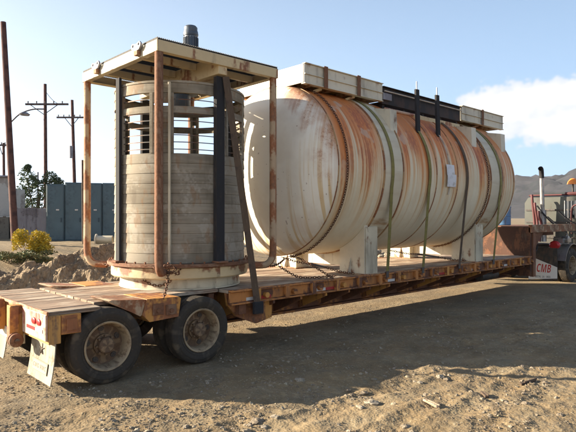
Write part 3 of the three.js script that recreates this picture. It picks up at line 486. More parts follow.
{
  const nx = 60, na = 144, pos = [], uv = [], idx = [], nor = [];
  for (let i = 0; i <= nx; i++) for (let j = 0; j <= na; j++) { const u = i / nx, v = j / na, th = (v - .5) * Math.PI * 2; pos.push(lerp(TX0, TX1, u), TY + Math.sin(th) * TR, zC + Math.cos(th) * TR); nor.push(0, Math.sin(th), Math.cos(th)); uv.push(u, v); }
  for (let i = 0; i < nx; i++) for (let j = 0; j < na; j++) { const a = i * (na + 1) + j, b = a + na + 1; idx.push(a, b, a + 1, a + 1, b, b + 1); }
  const g = new THREE.BufferGeometry(); g.setAttribute('position', new THREE.Float32BufferAttribute(pos, 3)); g.setAttribute('normal', new THREE.Float32BufferAttribute(nor, 3)); g.setAttribute('uv', new THREE.Float32BufferAttribute(uv, 2)); g.setIndex(idx);
  part(tank, 'shell', g.toNonIndexed(), M.shell);
  for (const s of [-1, 1]) {
    const dp = .66, p = []; for (let k = 0; k <= 28; k++) { const a = k / 28 * Math.PI / 2; p.push([TR * Math.sin(a) ** .92, dp * Math.cos(a) ** .95]); } p[0][0] = .001;
    let h = new THREE.LatheGeometry(p.map(q => new THREE.Vector2(...q)), 120); h.rotateZ(-s * Math.PI / 2 * -1 * -1); h.translate(s < 0 ? TX0 : TX1, TY, zC);
    const P = h.attributes.position, U = h.attributes.uv, acc = [0]; for (let k = 1; k < p.length; k++) acc.push(acc[k - 1] + Math.hypot(p[k][0] - p[k - 1][0], p[k][1] - p[k - 1][1])); for (let i = 0; i < P.count; i++) { const q = acc[i % p.length] / acc[p.length - 1], y = P.getY(i) - TY, z = P.getZ(i) - zC, r = Math.hypot(y, z) || 1; U.setXY(i, .5 + .498 * q * z / r * -s, .5 + .498 * q * y / r); }
    part(tank, 'domed_head', h.toNonIndexed(), M.head, s < 0 ? 'pale domed rear head with brown drips' : undefined);
  }
}
const ring = (x, w, t, m, name, a0 = 0, al = Math.PI * 2) => part(tank, name, lathe([[TR - .01, -w / 2], [TR + t, -w / 2 + .004], [TR + t, w / 2 - .004], [TR - .01, w / 2]], 110, a0, al).rotateZ(Math.PI / 2).translate(x, TY, zC), m);
for (const [x, w, t, m] of [[7.06, .03, .010, M.ringTan], [8.34, .04, .024, M.ringTan], [8.94, .04, .024, M.ringTan], [10.15, .03, .010, M.ringTan], [11.0, .03, .010, M.ringTan], [12.52, .04, .024, M.ringTan], [13.12, .04, .024, M.ringTan], [13.74, .03, .010, M.ringTan]]) ring(x, w, t, m, 'weld_ring');
for (const x of [8.64, 12.82]) { ring(x, .56, .014, M.bandPlate, 'saddle_band'); }
// saddles: near and far leg under the tank, joined by a curved web
for (const [x0, x1] of [[8.22, 8.62], [12.45, 12.85]]) {
  const web = [[-1.15, 1.0]]; for (let k = 0; k <= 20; k++) { const a = lerp(-2.36, -.78, k / 20); web.push([Math.cos(a) * (TR + .002), TY + Math.sin(a) * (TR + .002)]); } web.push([1.15, 1.0]);
  for (const s of [1, -1]) {
    const o = []; for (let k = 0; k <= 12; k++) { const q = lerp(.62, 1.20, k / 12); o.push([zC + s * q, TY - Math.sqrt(TR * TR - q * q) - .004]); } 
    const leg = [[zC + s * .62, .99], ...o, [zC + s * 1.24, TY - Math.sqrt(TR * TR - 1.24 ** 2)], [zC + s * 1.24, .99]];
    const L = part(tank, 'saddle_leg', prism(leg, x0, x1, 'x'), M.white, s > 0 ? 'pale squared saddle leg' : undefined);
    part(L, 'base_plate', bx(x0 - .05, x1 + .05, .984, 1.008, Math.min(zC + s * .57, zC + s * 1.275), Math.max(zC + s * .57, zC + s * 1.275)), M.creamRust); part(L, 'gusset', prism([[x0 - .002, 1.01], [x0 - .002, 1.30], [x0 - .10, 1.01]], zC + s * .9 - .008, zC + s * .9 + .008), M.white);
    if (s > 0) part(L, 'drip_plate', bx(x0 + .02, x1 - .02, .992, 1.9, zC + 1.241, zC + 1.262), M.creamClean);
  }
  part(tank, 'saddle_web', prism([[zC - .615, 1.12], [zC - .615, 1.47], [zC, 1.345], [zC + .615, 1.47], [zC + .615, 1.12]], (x0 + x1) / 2 - .02, (x0 + x1) / 2 + .02, 'x'), M.white);
}
// upper support horns
for (const x of [8.92, 12.1, 13.6]) for (const s of [1, -1]) {
  const q0 = 1.02, q1 = 1.42, o = []; for (let k = 0; k <= 8; k++) { const q = lerp(q1, q0, k / 8); o.push([zC + s * q, TY + Math.sqrt(Math.max(0, TR * TR - q * q)) - .01]); }
  part(tank, 'support_horn', prism([...o, [zC + s * q0, 4.27], [zC + s * (q1 - .02), 4.20]], x - .11, x + .11, 'x'), M.white);
}
// manway nozzle stubs on top
for (const x of [8.0, 11.2]) part(tank, 'nozzle', lathe([[.14, 4.4], [.14, 4.68], [.21, 4.68], [.21, 4.73], [.001, 4.73]], 28).translate(x, 0, zC), M.creamRust);

// ------------------------------------------------------------------ platforms on top of the tank
function platform(x0, x1, label, brackets) {
  const y0 = 4.47, y1 = 4.84, z0 = -8.75, z1 = -6.92;
  const t = thing('steel_platform', label, 'platform', [(x0 + x1) / 2, y0, zC], 'white steel platform frames on the tank');
  for (const [z, s] of [[z1, 1], [z0, -1]]) part(t, 'side_panel', [bx(x0, x1, y0 + .02, y1 - .012, Math.min(z, z - s * .02), Math.max(z, z - s * .02)), bx(x0, x1, y1 - .01, y1 + .005, Math.min(z + s * .03, z - s * .06), Math.max(z + s * .03, z - s * .06)), bx(x0, x1, y0 + .17, y0 + .185, Math.min(z + s * .001, z + s * .028), Math.max(z + s * .001, z + s * .028)), bx(x0, x1, y0, y0 + .018, Math.min(z + s * .025, z - s * .08), Math.max(z + s * .025, z - s * .08))], M.white);
  for (const x of [x0, x1]) part(t, 'end_panel', [bx(x - .01, x + .01, y0 + .02, y1 - .014, z0 + .021, z1 - .021)], M.white);
  part(t, 'floor_plate', bx(x0 + .02, x1 - .02, y0 + .10, y0 + .12, z0 + .022, z1 - .022), M.cream);
  for (let x = x0 + .3; x < x1 - .1; x += .55) part(t, 'floor_beam', bx(x - .03, x + .03, y0 + .005, y0 + .098, z0 + .09, z1 - .09), M.creamRust);
  for (const x of brackets) {
    for (const s of [1, -1]) { const z = s > 0 ? z1 : z0; part(t, 'clamp_strap', bx(x - .05, x + .05, y0 - .01, y1 + .02, Math.min(z + s * .032, z + s * .045), Math.max(z + s * .032, z + s * .045)), M.rust); part(t, 'support_foot', [bar(V(x + .02, y0 - .002, z - s * .1), V(x - .12, TY + Math.sqrt(TR ** 2 - (Math.abs(z - s * .22 - zC)) ** 2) - .02, z - s * .22), .10, .05)], M.cream); }
  }
  return t;
}
platform(6.92, 9.2, 'white box platform on the tank nearest the slatted drum', [7.45, 8.4]);
platform(12.4, 14.6, 'white box platform on the far front end of the tank', [13.4]);
{
  const t = thing('dark_walkway', 'dark brown open walkway section between the two white platforms', 'walkway', [10.8, 4.42, zC]);
  for (const [z, s] of [[-6.95, 1], [-8.72, -1]]) part(t, 'side_channel', [bx(9.22, 12.38, 4.44, 4.80, Math.min(z, z - s * .02), Math.max(z, z - s * .02)), bx(9.22, 12.38, 4.78, 4.80, Math.min(z + s * .001, z + s * .05), Math.max(z + s * .001, z + s * .05))], M.darkpanel);
  part(t, 'handrail_pipe', rod(V(9.25, 4.70, -6.90), V(12.36, 4.70, -6.90), .014), M.strapWhite);
  const g = []; for (let k = 0; k < 60; k++) { const x = 9.25 + k * .0525; g.push(bx(x - .004, x + .004, 4.45, 4.49, -8.69, -6.98, .001)); } part(t, 'floor_grating', g, M.darkpanel).userData.kind = 'stuff';
  for (let k = 0; k < 5; k++) part(t, 'floor_beam', bx(9.3 + k * .74, 9.38 + k * .74, 4.36, 4.447, -8.68, -7.0), M.darkpanel);
  part(t, 'end_stub', bx(9.215, 9.50, 4.52, 4.66, -6.945, -6.90), M.galv);
}
solo('steel_beam', [bx(10.3, 12.2, 4.20, 4.34, -6.98, -6.86), bx(10.3, 12.2, 4.20, 4.345, -8.8, -8.68)].slice(0, 1), M.cream, 'short cream beam lying under the dark walkway', 'beam');
solo('steel_pipe', rod(V(9.3, 4.335, -6.93), V(10.6, 4.335, -6.93), .035), M.pinkish, 'pinkish pipe tucked under the dark walkway', 'pipe');

// ------------------------------------------------------------------ straps, boards, chains
const arc = (x, a0, a1, r, n = 30) => { const p = []; for (let k = 0; k <= n; k++) { const a = lerp(a0, a1, k / n) * Math.PI / 180; p.push(V(x, TY + Math.sin(a) * r, zC + Math.cos(a) * r)); } return p; };
function ribbon(pts, w, t, wd = V(1, 0, 0)) {        // flat webbing: pts, width along wd, real thickness
  const pos = [], idx = [], uv = []; let L = 0; const n = pts.length;
  for (let i = 0; i < n; i++) { const T = pts[Math.min(i + 1, n - 1)].clone().sub(pts[Math.max(i - 1, 0)]).normalize(), N = T.clone().cross(wd).normalize(); if (i) L += pts[i].distanceTo(pts[i - 1]); for (const [a, b] of [[-1, -1], [1, -1], [1, 1], [-1, 1]]) { const q = pts[i].clone().addScaledVector(wd, a * w / 2).addScaledVector(N, b * t / 2); pos.push(q.x, q.y, q.z); uv.push(a * w / 2 + b * .01, L); } }
  for (let i = 0; i < n - 1; i++) for (let k = 0; k < 4; k++) { const a = i * 4 + k, b = i * 4 + (k + 1) % 4; idx.push(a, b, a + 4, b, b + 4, a + 4); }
  const e = (n - 1) * 4; idx.push(0, 2, 1, 0, 3, 2, e, e + 1, e + 2, e, e + 2, e + 3);
  const g = new THREE.BufferGeometry(); g.setAttribute('position', new THREE.Float32BufferAttribute(pos, 3)); g.setAttribute('uv', new THREE.Float32BufferAttribute(uv, 2)); g.setIndex(idx); return toCreasedNormals(g, .6);
}
function strap(x, mat, label, top = 100, dx = 0) {
  const t = thing('tie_down_strap', label, 'strap', [x, 1, zN], 'webbing straps over the tank'); const down = []; for (let k = 1; k <= 10; k++) down.push(V(x + dx * k / 10, lerp(TY - Math.sin(.19) * (TR + .028), 1.02, k / 10), lerp(zC + Math.cos(.19) * (TR + .028), zN + .03, k / 10)));
  part(t, 'webbing', ribbon([...arc(x, top, -10.9, TR + .028), ...down], .088, .006), mat); part(t, 'hook', [bx(x + dx - .04, x + dx + .04, .90, 1.03, zN + .018, zN + .04), bx(x + dx - .03, x + dx + .03, .99, 1.012, zN - .02, zN + .018)], M.steel); return t;
}
strap(8.58, M.strapGreen, 'olive webbing strap just ahead of the rear saddle leg', 100, .25);
strap(9.86, M.strapGreen, 'olive webbing strap running down from a black board', 38, .22);
strap(11.38, M.strapBrown, 'brown webbing strap right of the white paper tags', 100, .2);
strap(13.0, M.strapGreen, 'olive webbing strap against the front saddle leg', 100, .25);
{ const t = thing('tie_down_rope', 'thin pale strap ending at the white paper tags', 'strap', [10.64, 3, -6.3]); part(t, 'webbing', ribbon(arc(10.64, 38, -14, TR + .028), .035, .006), M.strapWhite); }
for (const [a0, a1, w, lab] of [[7.2, .45, .31, 'upper of two white paper tags on the tank side'], [.0, -8.0, .35, 'lower of two white paper tags on the tank side']]) { const p = ribbon(arc(w < .33 ? 10.64 : 10.67, a0 + 1.2, a1, TR + (w < .33 ? .042 : .05), 6), w, .004); solo('paper_tag', p, M.paper, lab, 'tag'); }
for (const [x, lab] of [[9.86, 'black edge board on the tank, nearer the slatted drum'], [10.64, 'black edge board on the tank above the paper tags']]) {
  const t = thing('edge_board', lab, 'board', [x, 3.9, -6.6], 'black boards under the straps'); part(t, 'board', [bar(V(x, 3.84, -6.50), V(x, 4.76, -6.53), .05, .12, V(1, 0, 0))], M.black); part(t, 'end_hook', bar(V(x, 4.76, -6.53), V(x, 4.93, -6.535), .02, .03, V(1, 0, 0)), M.silver);
}
const linkG = new THREE.TorusGeometry(.019, .0062, 5, 10).scale(1.55, 1, 1);
function chainGeo(pts, pitch = .046, sag = 0) {
  const c = new THREE.CatmullRomCurve3(pts, false, 'catmullrom', .5), L = c.getLength(), n = Math.round(L / pitch), g = [];
  for (let k = 0; k <= n; k++) { const u = k / n, p = c.getPointAt(u), T = c.getTangentAt(u), up = Math.abs(T.y) > .9 ? V(1, 0, 0) : V(0, 1, 0), z = T.clone().cross(up).normalize(), y = z.clone().cross(T); const m = new THREE.Matrix4().makeBasis(T, k % 2 ? y : z, k % 2 ? z : y.clone().negate()).setPosition(p); g.push(linkG.clone().applyMatrix4(m).toNonIndexed()); }
  return merge(g);
}
const hang = (a, b, s, n = 6) => { const p = []; for (let k = 0; k <= n; k++) { const t = k / n; p.push(V(lerp(a.x, b.x, t), lerp(a.y, b.y, t) - s * 4 * t * (1 - t), lerp(a.z, b.z, t))); } return p; };
function chain(label, pts, group) { return solo('chain', chainGeo(pts), M.chain, label, 'chain', group); }
for (const [x, lab] of [[7.27, 'dark chain wrapped round the tank behind the pale rear head'], [12.38, 'dark chain wrapped round the tank near the front saddle']]) chain(lab, arc(x, 118, -84, TR + .026, 60), 'chains round the tank');
chain('chain running from under the tank rear down to the deck edge', [...arc(7.2, -80, -70, TR + .04, 3).reverse(), V(7.15, 1.3, -7.2), V(7.3, 1.01, -6.6)].reverse());
function binder(a, b, label) { const t = thing('chain_binder', label, 'binder', [a.x, Math.min(a.y, b.y), a.z]); part(t, 'handle', rod(a.clone().lerp(b, .35), a.clone().lerp(b, .62), .022, .016), M.steel); part(t, 'chain', chainGeo([a, a.clone().lerp(b, .2).add(V(0, -.02, 0)), a.clone().lerp(b, .37)]), M.chain); part(t, 'chain', chainGeo([a.clone().lerp(b, .6), a.clone().lerp(b, .8).add(V(0, -.02, 0)), b]), M.chain); }
binder(V(6.75, 1.36, -7.3), V(8.05, 1.02, -6.75), 'rusty chain binder stretched low beside the rear saddle leg');
binder(V(10.4, 1.32, -7.6), V(12.3, 1.03, -6.75), 'rusty chain binder stretched low beside the front saddle leg');
chain('chain lying on the deck below the rear head', [V(6.3, 1.25, -6.9), V(6.7, 1.05, -6.85), V(7.1, 1.02, -6.72), V(7.5, 1.02, -6.7)]);
chain('chain looped from the left cage post to the drum base', hang(V(3.98, 1.32, -8.6), V(4.25, 1.32, -7.05), .03));
chain('slack chain hanging in a loop in front of the drum base', hang(V(4.0, 1.31, -7.6), V(4.35, 1.31, -6.92), .24, 8));
chain('taut chain from the near cage post to the spring box', [V(4.12, 1.33, -6.85), V(4.0, 1.17, -6.68), V(3.88, 1.01, -6.56)]);
chain('chain bundled round the near cage post foot', [V(4.0, 1.36, -7.0), V(4.1, 1.30, -6.82), V(4.2, 1.36, -6.78), V(4.12, 1.40, -6.88), V(4.02, 1.33, -6.9), V(4.2, 1.29, -6.74)]);
chain('chain from the right cage post along the deck', hang(V(5.95, 1.30, -6.85), V(6.75, 1.34, -7.25), .06));
{ const t = thing('tie_down_strap', 'broad dark strap slanting from the cage roof down to the trailer side', 'strap', [5.4, .6, -6.55]); const p = []; for (let k = 0; k <= 12; k++) p.push(V(lerp(4.99, 5.50, k / 12), lerp(4.2, .62, k / 12), lerp(-6.66, -6.50, k / 12))); part(t, 'webbing', ribbon(p, .105, .008, V(.94, .1, .3).normalize()), M.strapBrown); part(t, 'ratchet', [bx(5.40, 5.58, .60, .78, -6.53, -6.47)], M.black); }

// ------------------------------------------------------------------ tractor at the front
const truck = thing('tractor_truck', 'grey truck tractor with tall exhaust stack coupled under the trailer neck', 'truck', [20, 0, zC]);
const WT = wheelGeo(.54, .27, .30);
for (const x of [18.75, 20.05]) { for (const [z, d] of [[-6.58, 1], [-6.93, 1], [-9.12, -1], [-8.77, -1]]) addWheel(truck, x, .54, z, d, WT, x); part(truck, 'axle', rod(V(x, .54, -6.8), V(x, .54, -8.9), .08), M.truckDark); }
for (const [z, d] of [[-6.6, 1], [-9.1, -1]]) addWheel(truck, 24.3, .54, z, d, WT, 1);
for (const z of [-7.42, -8.28]) part(truck, 'frame_rail', bx(17.6, 25.2, .80, 1.08, z - .045, z + .045), M.truckDark);
part(truck, 'fifth_wheel', lathe([[.001, 1.12], [.5, 1.12], [.52, 1.2], [.001, 1.22]], 28).translate(18.9, 0, zC), M.truckDark);
part(truck, 'tail_beam', bx(17.5, 17.595, .74, 1.10, -8.9, -6.75), M.truckDark);
{
  const f = part(truck, 'mud_flap', bx(17.42, 17.44, .16, 1.14, -7.42, -6.55, .004), M.truckDark, 'black upper mud flap');
  const W = 512, H = 256, cv = document.createElement('canvas'); cv.width = W; cv.height = H; const c = cv.getContext('2d'); c.fillStyle = '#eae4da'; c.fillRect(0, 0, W, H);
  c.fillStyle = '#c23a34'; c.strokeStyle = '#c23a34'; c.lineWidth = 6; c.font = 'italic bold 120px sans-serif'; c.textAlign = 'center'; c.textBaseline = 'middle'; c.fillText('CMB', W * .52, H * .48, 300); c.fillStyle = '#77706a'; c.font = 'bold 34px sans-serif'; c.fillText('METAL  LA ·  MEX', W * .5, H * .84, 380);
  const t = new THREE.CanvasTexture(cv); t.colorSpace = THREE.SRGBColorSpace;
  const g = new THREE.BufferGeometry(); const x = 17.408, z0 = -7.42, z1 = -6.55; g.setAttribute('position', new THREE.Float32BufferAttribute([x, .13, z0, x, .22, z1, x, .56, z1, x, .13, z0, x, .56, z1, x, .88, z0], 3)); g.setAttribute('uv', new THREE.Float32BufferAttribute([0, 0, 1, .1, 1, .62, 0, 0, 1, .62, 0, 1], 2)); g.computeVertexNormals();
  part(f, 'flap_panel', g, MS({ map: t, roughness: .6 }), 'white slanted flap panel with red lettering');
  part(truck, 'mud_flap', bx(17.42, 17.44, .16, 1.14, -9.15, -8.3, .004), M.truckDark);
}
part(truck, 'tail_lamp', lathe([[.001, .07], [.09, .06], [.13, .0], [.13, -.05], [.001, -.05]], 22).scale(1, 1, 1.25).rotateZ(Math.PI / 2).translate(17.72, 1.22, -6.75), M.red);
for (const s of [1, -1]) { const z = s > 0 ? -6.55 : -9.15; const o = []; for (let k = 0; k <= 12; k++) { const a = lerp(Math.PI * .92, Math.PI * .2, k / 12); o.push([18.75 + Math.cos(a) * .68, .54 + Math.sin(a) * .68]); } part(truck, 'fender', prism(o.concat(o.slice().reverse().map(p => [18.75 + (p[0] - 18.75) * 1.03, .54 + (p[1] - .54) * 1.03])), Math.min(z, z - s * .62), Math.max(z, z - s * .62)), M.silver); }
part(truck, 'air_fittings', [bx(18.0, 18.7, 1.28, 1.42, -6.9, -6.6), lathe([[.001, .0], [.11, .0], [.11, .2], [.001, .22]], 18).rotateX(Math.PI / 2).translate(18.25, 1.38, -6.72), rod(V(18.5, 1.38, -6.7), V(18.5, 1.56, -6.66), .05)], M.silver);
// sleeper cab
part(truck, 'sleeper', prism([[-9.05, 1.05], [-6.65, 1.05], [-6.65, 2.62], [-6.78, 2.82], [-8.92, 2.82], [-9.05, 2.62]], 20.9, 23.2, 'x'), M.truck);
part(truck, 'cab_roof', prism([[20.95, 2.83], [21.3, 3.0], [22.6, 3.02], [23.3, 2.83]], -8.85, -6.85), M.truck);
part(truck, 'hood', prism([[23.21, .95], [23.21, 1.95], [25.0, 1.75], [25.25, 1.5], [25.25, .75]], -8.6, -7.1), M.truck);
part(truck, 'windscreen', prism([[23.205, 1.98], [23.205, 2.75], [23.38, 1.98]], -8.75, -6.95), M.glass);
for (const y of [1.35, 1.9, 2.35]) part(truck, 'rear_rib', bx(20.86, 20.9, y - .03, y + .03, -9.0, -6.7), M.truckDark);
{ const w = part(truck, 'rear_window', bx(20.87, 20.898, 2.06, 2.66, -7.62, -6.85), M.glass); for (let k = 0; k < 7; k++) part(w, 'window_guard_bar', bx(20.83, 20.86, 2.04, 2.68, -7.60 + k * .12, -7.57 + k * .12), M.silver); const w2 = part(truck, 'side_window', bx(21.0, 21.6, 2.0, 2.58, -6.652, -6.64), M.glass); for (let k = 0; k < 5; k++) part(w2, 'window_guard_bar', bx(21.03 + k * .13, 21.06 + k * .13, 1.98, 2.6, -6.638, -6.62), M.silver); }
part(truck, 'roof_rail', [rod(V(20.95, 2.9, -8.9), V(20.95, 2.9, -6.85), .03), rod(V(20.95, 2.94, -7.6), V(20.95, 2.94, -7.1), .05)], M.redHose);
part(truck, 'beacon', lathe([[.001, .22], [.06, .2], [.12, .1], [.14, .0], [.001, 0]], 20).scale(1.4, 1, 1.4).translate(21.2, 3.28, -7.43), M.orange)
; part(truck, 'beacon_mast', rod(V(21.2, 2.9, -7.43), V(21.2, 3.30, -7.43), .03), M.truckDark);
part(truck, 'fuel_tank', rod(V(21.2, .75, -6.9), V(22.8, .75, -6.9), .3, .3, 24), M.silver);
{ const x = 20.45, z = -8.2, s = part(truck, 'exhaust_stack', [rod(V(x, 1.2, z), V(x - .02, 2.35, z), .13, .13, 18), rod(V(x - .02, 2.35, z), V(x - .10, 3.55, z), .075, .07, 16)], M.silver, 'pale upright exhaust stack'); part(s, 'stack_tip', tube([V(x - .10, 3.5, z), V(x - .11, 3.66, z), V(x - .19, 3.80, z + .02), V(x - .27, 3.84, z + .03)], .085, 14, 14), M.black); }
for (const [x, y1, z] of [[20.2, 2.6, -8.35], [20.3, 2.9, -8.5], [20.15, 2.3, -8.2]]) part(truck, 'hose_stand', tube([V(x, 1.2, z), V(x + .05, 1.8, z + .05), V(x - .03, y1 - .2, z), V(x + .02, y1, z - .04)], .05, 16, 8), M.redHose);
for (const [a, b] of [[V(20.2, 2.5, -8.3), V(20.6, 1.5, -7.4)], [V(20.3, 2.3, -7.6), V(20.9, 1.7, -6.8)], [V(20.1, 2.1, -7.9), V(20.7, 1.5, -7.0)]]) part(truck, 'coiled_hose', tube(hang(a, b, .12, 6), .028, 20, 8), M.black);
part(truck, 'grab_hoop', tube([V(20.7, 1.5, -7.3), V(20.68, 2.3, -7.3), V(20.68, 2.5, -7.2), V(20.68, 2.5, -7.05), V(20.68, 2.3, -6.95), V(20.7, 1.5, -6.95)], .03, 30), M.redHose);
solo('blue_barrel', lathe([[.001, 0], [.26, 0], [.28, .02], [.28, .28], [.295, .30], [.28, .32], [.28, .56], [.295, .58], [.28, .60], [.28, .84], [.25, .87], [.001, .87]], 28).translate(17.1, 1.826, -8.15), M.blue, 'blue plastic barrel standing on the trailer neck', 'barrel');

// ------------------------------------------------------------------ yard behind, left
const gy = (x, z) => G(x, z);
{   // blue-grey steel lockers in a row
  const a = at(46, 240, 24.5), b = at(116, 240, 25.3); const dir = b.clone().sub(a).setY(0).normalize(), nrm = V(-dir.z, 0, dir.x); if (nrm.z < 0) nrm.negate();
  const cuts = [0, .262, .53, .80, 1.07, 1.34, 1.61], L = Math.hypot(b.x - a.x, b.z - a.z), y0 = .96;
  for (let k = 0; k < 6; k++) {
    const p0 = a.clone().addScaledVector(dir, L * cuts[k]), w = L * (cuts[k + 1] - cuts[k]) - .02, h = 2.60 + [0, .06, .02, .0, .1, .05][k] + k * .03;
    const t = thing('storage_locker', ['blue-grey steel locker next to the corrugated fence panel', 'blue-grey steel locker second from the corrugated fence', 'blue-grey steel locker third from the corrugated fence', 'blue-grey steel locker behind the left cage post', 'blue-grey steel locker partly hidden by the drum', 'blue-grey steel locker hidden behind the drum'][k], 'locker', [p0.x, y0, p0.z], 'blue-grey lockers at the yard edge');
    const g = (x0, x1, ya, yb, za, zb) => boxUV(cbox(x1 - x0, yb - ya, zb - za, .012).translate((x0 + x1) / 2, (ya + yb) / 2, (za + zb) / 2)).applyMatrix4(new THREE.Matrix4().makeBasis(dir, V(0, 1, 0), nrm).setPosition(p0.x, y0, p0.z));
    part(t, 'body', g(0, w, 0, h, -.9, -.03), M.teal); const d = part(t, 'door', g(.04, w - .04, .1, h - .06, -.029, .01), M.teal); part(d, 'handle', g(w * .55, w * .72, 1.42, 1.48, .011, .04), M.tapeWhite); part(t, 'base', g(-.005, w + .005, -.2, .09, -.88, .03), M.tealDark); part(d, 'latch', g(w - .16, w - .11, .9, 1.1, .011, .05), M.tealDark);
  }
}
{   // corrugated sheet fence panel
  const a = at(17, 236, 24.6), b = at(46, 236, 24.6), n = 22, t = thing('corrugated_fence', 'short grey corrugated sheet fence left of the lockers', 'fence', [a.x, .9, a.z]);
  const dir = b.clone().sub(a).setY(0), L = dir.length(); dir.normalize(); const nr = V(-dir.z, 0, dir.x);
  for (let s = 0; s < 3; s++) { const o1 = [], o2 = []; for (let k = 0; k <= 24; k++) { const q = (s + k / 24 * 1.03) / 3, w = .02 * Math.cos(k / 24 * Math.PI * 16) + s * .004; o1.push([q * L, w]); o2.push([q * L, w - .003]); } const g = prism(o1.concat(o2.reverse()), 0, 1.62 + (s === 1 ? .03 : 0), 'y').applyMatrix4(new THREE.Matrix4().makeBasis(dir, V(0, 1, 0), nr).setPosition(a.x, .86, a.z)); part(t, 'sheet', boxUV(g), M.galv); }
  for (const q of [0.02, .5, .98]) part(t, 'post', bx(a.x + dir.x * L * q - .03, a.x + dir.x * L * q + .03, .8, 2.5, a.z + dir.z * L * q - .12, a.z + dir.z * L * q - .06), M.steel);
}
{   // low building at the far left
  const c = at(8, 236, 27), t = thing('low_building', 'pale low building at the left edge behind the leaning pole', 'building', [c.x, .9, c.z]);
  const q = at(25, 236, 27), nr = V(-q.x, 0, -q.z).normalize(), dir = V(nr.z, 0, -nr.x), o = q.clone(); const T = (x0, x1, ya, yb, za, zb) => boxUV(cbox(x1 - x0, yb - ya, zb - za, .02).translate((x0 + x1) / 2, (ya + yb) / 2, (za + zb) / 2)).applyMatrix4(new THREE.Matrix4().makeBasis(dir, V(0, 1, 0), nr).setPosition(o.x, .85, o.z));
  part(t, 'wall', T(-6, -.68, 1.25, 3.15, -4, 0), M.stucco); part(t, 'lower_wall', T(-6, -.70, 0, 1.245, -3.98, -.03), M.stuccoLow); part(t, 'wall', T(-.675, 0, 1.0, 2.6, -4, -.2), M.stucco); part(t, 'roof', T(-6.1, -.6, 3.153, 3.25, -4.1, .1), M.galv); part(t, 'lower_wall', T(-.675, -.02, 0, .995, -3.9, -.25), M.stuccoLow);
}
// utility poles
function pole(name, p0, p1, r, label, arm, mat = M.pole) {
  const t = thing(name, label, 'pole', [p0.x, p0.y, p0.z]); part(t, 'shaft', rod(p0.clone().add(V(0, -.3, 0)), p1, r, r * .72, 14), mat);
  if (arm) { const u = arm.t, c = p0.clone().lerp(p1, u), A = c.clone().addScaledVector(RT, -arm.l).addScaledVector(FW, -.18), B = c.clone().addScaledVector(RT, arm.r).addScaledVector(FW, -.18); A.y += arm.tilt || 0; part(t, 'crossarm', bar(A, B, .12, .13), M.poleGrey);
    for (const s of [.45, -.45]) part(t, 'brace', bar(c.clone().addScaledVector(RT, s * arm.r * 1.3).addScaledVector(FW, -.2).add(V(0, -.02, 0)), c.clone().addScaledVector(FW, -.2).add(V(0, -.75, 0)), .04, .05), M.poleGrey);
    for (let k = 0; k < 5; k++) { const q = A.clone().lerp(B, (k + .3) / 5); part(t, 'insulator', rod(V(q.x, q.y + .06, q.z), V(q.x, q.y + .22, q.z), .035, .05, 8), M.poleGrey); } }
  return t;
}
pole('utility_pole', at(15.5, 243, 21), at(3, 22, 21), .14, 'tall leaning brown pole at the left edge of the yard', null);
const pB = pole('utility_pole', at(46, 232, 40), at(45, 84, 40), .15, 'power pole with crossarm and street lamp behind the tree', { t: .86, l: 1.35, r: 1.75, tilt: 0 });
{ const c = at(45, 109, 39.8); const g = [tube([c.clone(), at(32, 109.5, 39.8), at(20, 114, 39.8), at(11, 122, 39.8)], .05, 20)]; part(pB, 'lamp_arm', g, M.poleGrey); part(pB, 'lamp_head', lathe([[.001, 0], [.2, .03], [.26, .14], [.12, .28], [.001, .3]], 18).scale(1.5, 1, 1).translate(at(24.5, 116, 39.7).x, at(24.5, 116, 39.7).y, at(24.5, 116, 39.7).z), M.galv); }
const pC = pole('utility_pole', at(76, 232, 46), at(72, 100, 46), .16, 'power pole with short crossarm above the lockers', { t: .865, l: 1.25, r: 1.0 });
part(pC, 'transformer', rod(at(71, 158, 45.7), at(71, 146, 45.7), .16, .16, 12), M.galv);
pole('utility_pole', at(4.5, 225, 44), at(3.5, 143, 44), .13, 'far power pole with crossarm cut by the left edge', { t: .97, l: 1.0, r: .4 });
pole('fence_post', at(83.5, 238, 22), at(82.5, 160, 22), .055, 'thin brown post rising in front of the lockers', null, M.bark);
{ const w = (p, q, s, lab) => { const pts = hang(p, q, s, 8); solo('power_line', tube(pts, .018, 30, 5), M.truckDark, lab, 'wire'); }; w(at(46, 92, 40), at(66, 104, 44), .35, 'sagging wire between the two crossarm poles'); }
// tree behind the fence, yellow bush on the bank
function leafCloud(seed, blobs, n, size, mats, parent, name) {
  const r = rng(seed), buckets = mats.map(() => []);
  for (let k = 0; k < n; k++) {
    const b = blobs[Math.floor(r() * blobs.length)]; let d; do { d = V(r() * 2 - 1, r() * 2 - 1, r() * 2 - 1); } while (d.lengthSq() > 1); d.multiplyScalar(.55 + .45 * Math.pow(r(), .4) / Math.max(.3, d.length() ** .3));
    const p = V(b[0] + d.x * b[3], b[1] + d.y * b[4], b[2] + d.z * b[3]), s = size * (.6 + r() * .8); if (n3(p.x * 1.5, p.y * 1.5, p.z * 1.5) < -.35) continue;
    const m = new THREE.Matrix4().makeRotationFromEuler(new THREE.Euler(r() * 6.3, r() * 6.3, r() * 6.3)).setPosition(p); const g = new THREE.BufferGeometry();
    g.setAttribute('position', new THREE.Float32BufferAttribute([0, 0, -s, s * .42, s * .1, 0, 0, 0, s, 0, 0, -s, 0, 0, s, -s * .42, s * .1, 0], 3)); g.setAttribute('uv', new THREE.Float32BufferAttribute([0, 0, 1, 0, 1, 1, 0, 0, 1, 1, 0, 1], 2)); g.computeVertexNormals(); g.applyMatrix4(m); buckets[Math.floor(r() * mats.length)].push(g);
  }
  buckets.forEach((b, i) => { if (b.length) part(parent, name, b, mats[i]); });
}
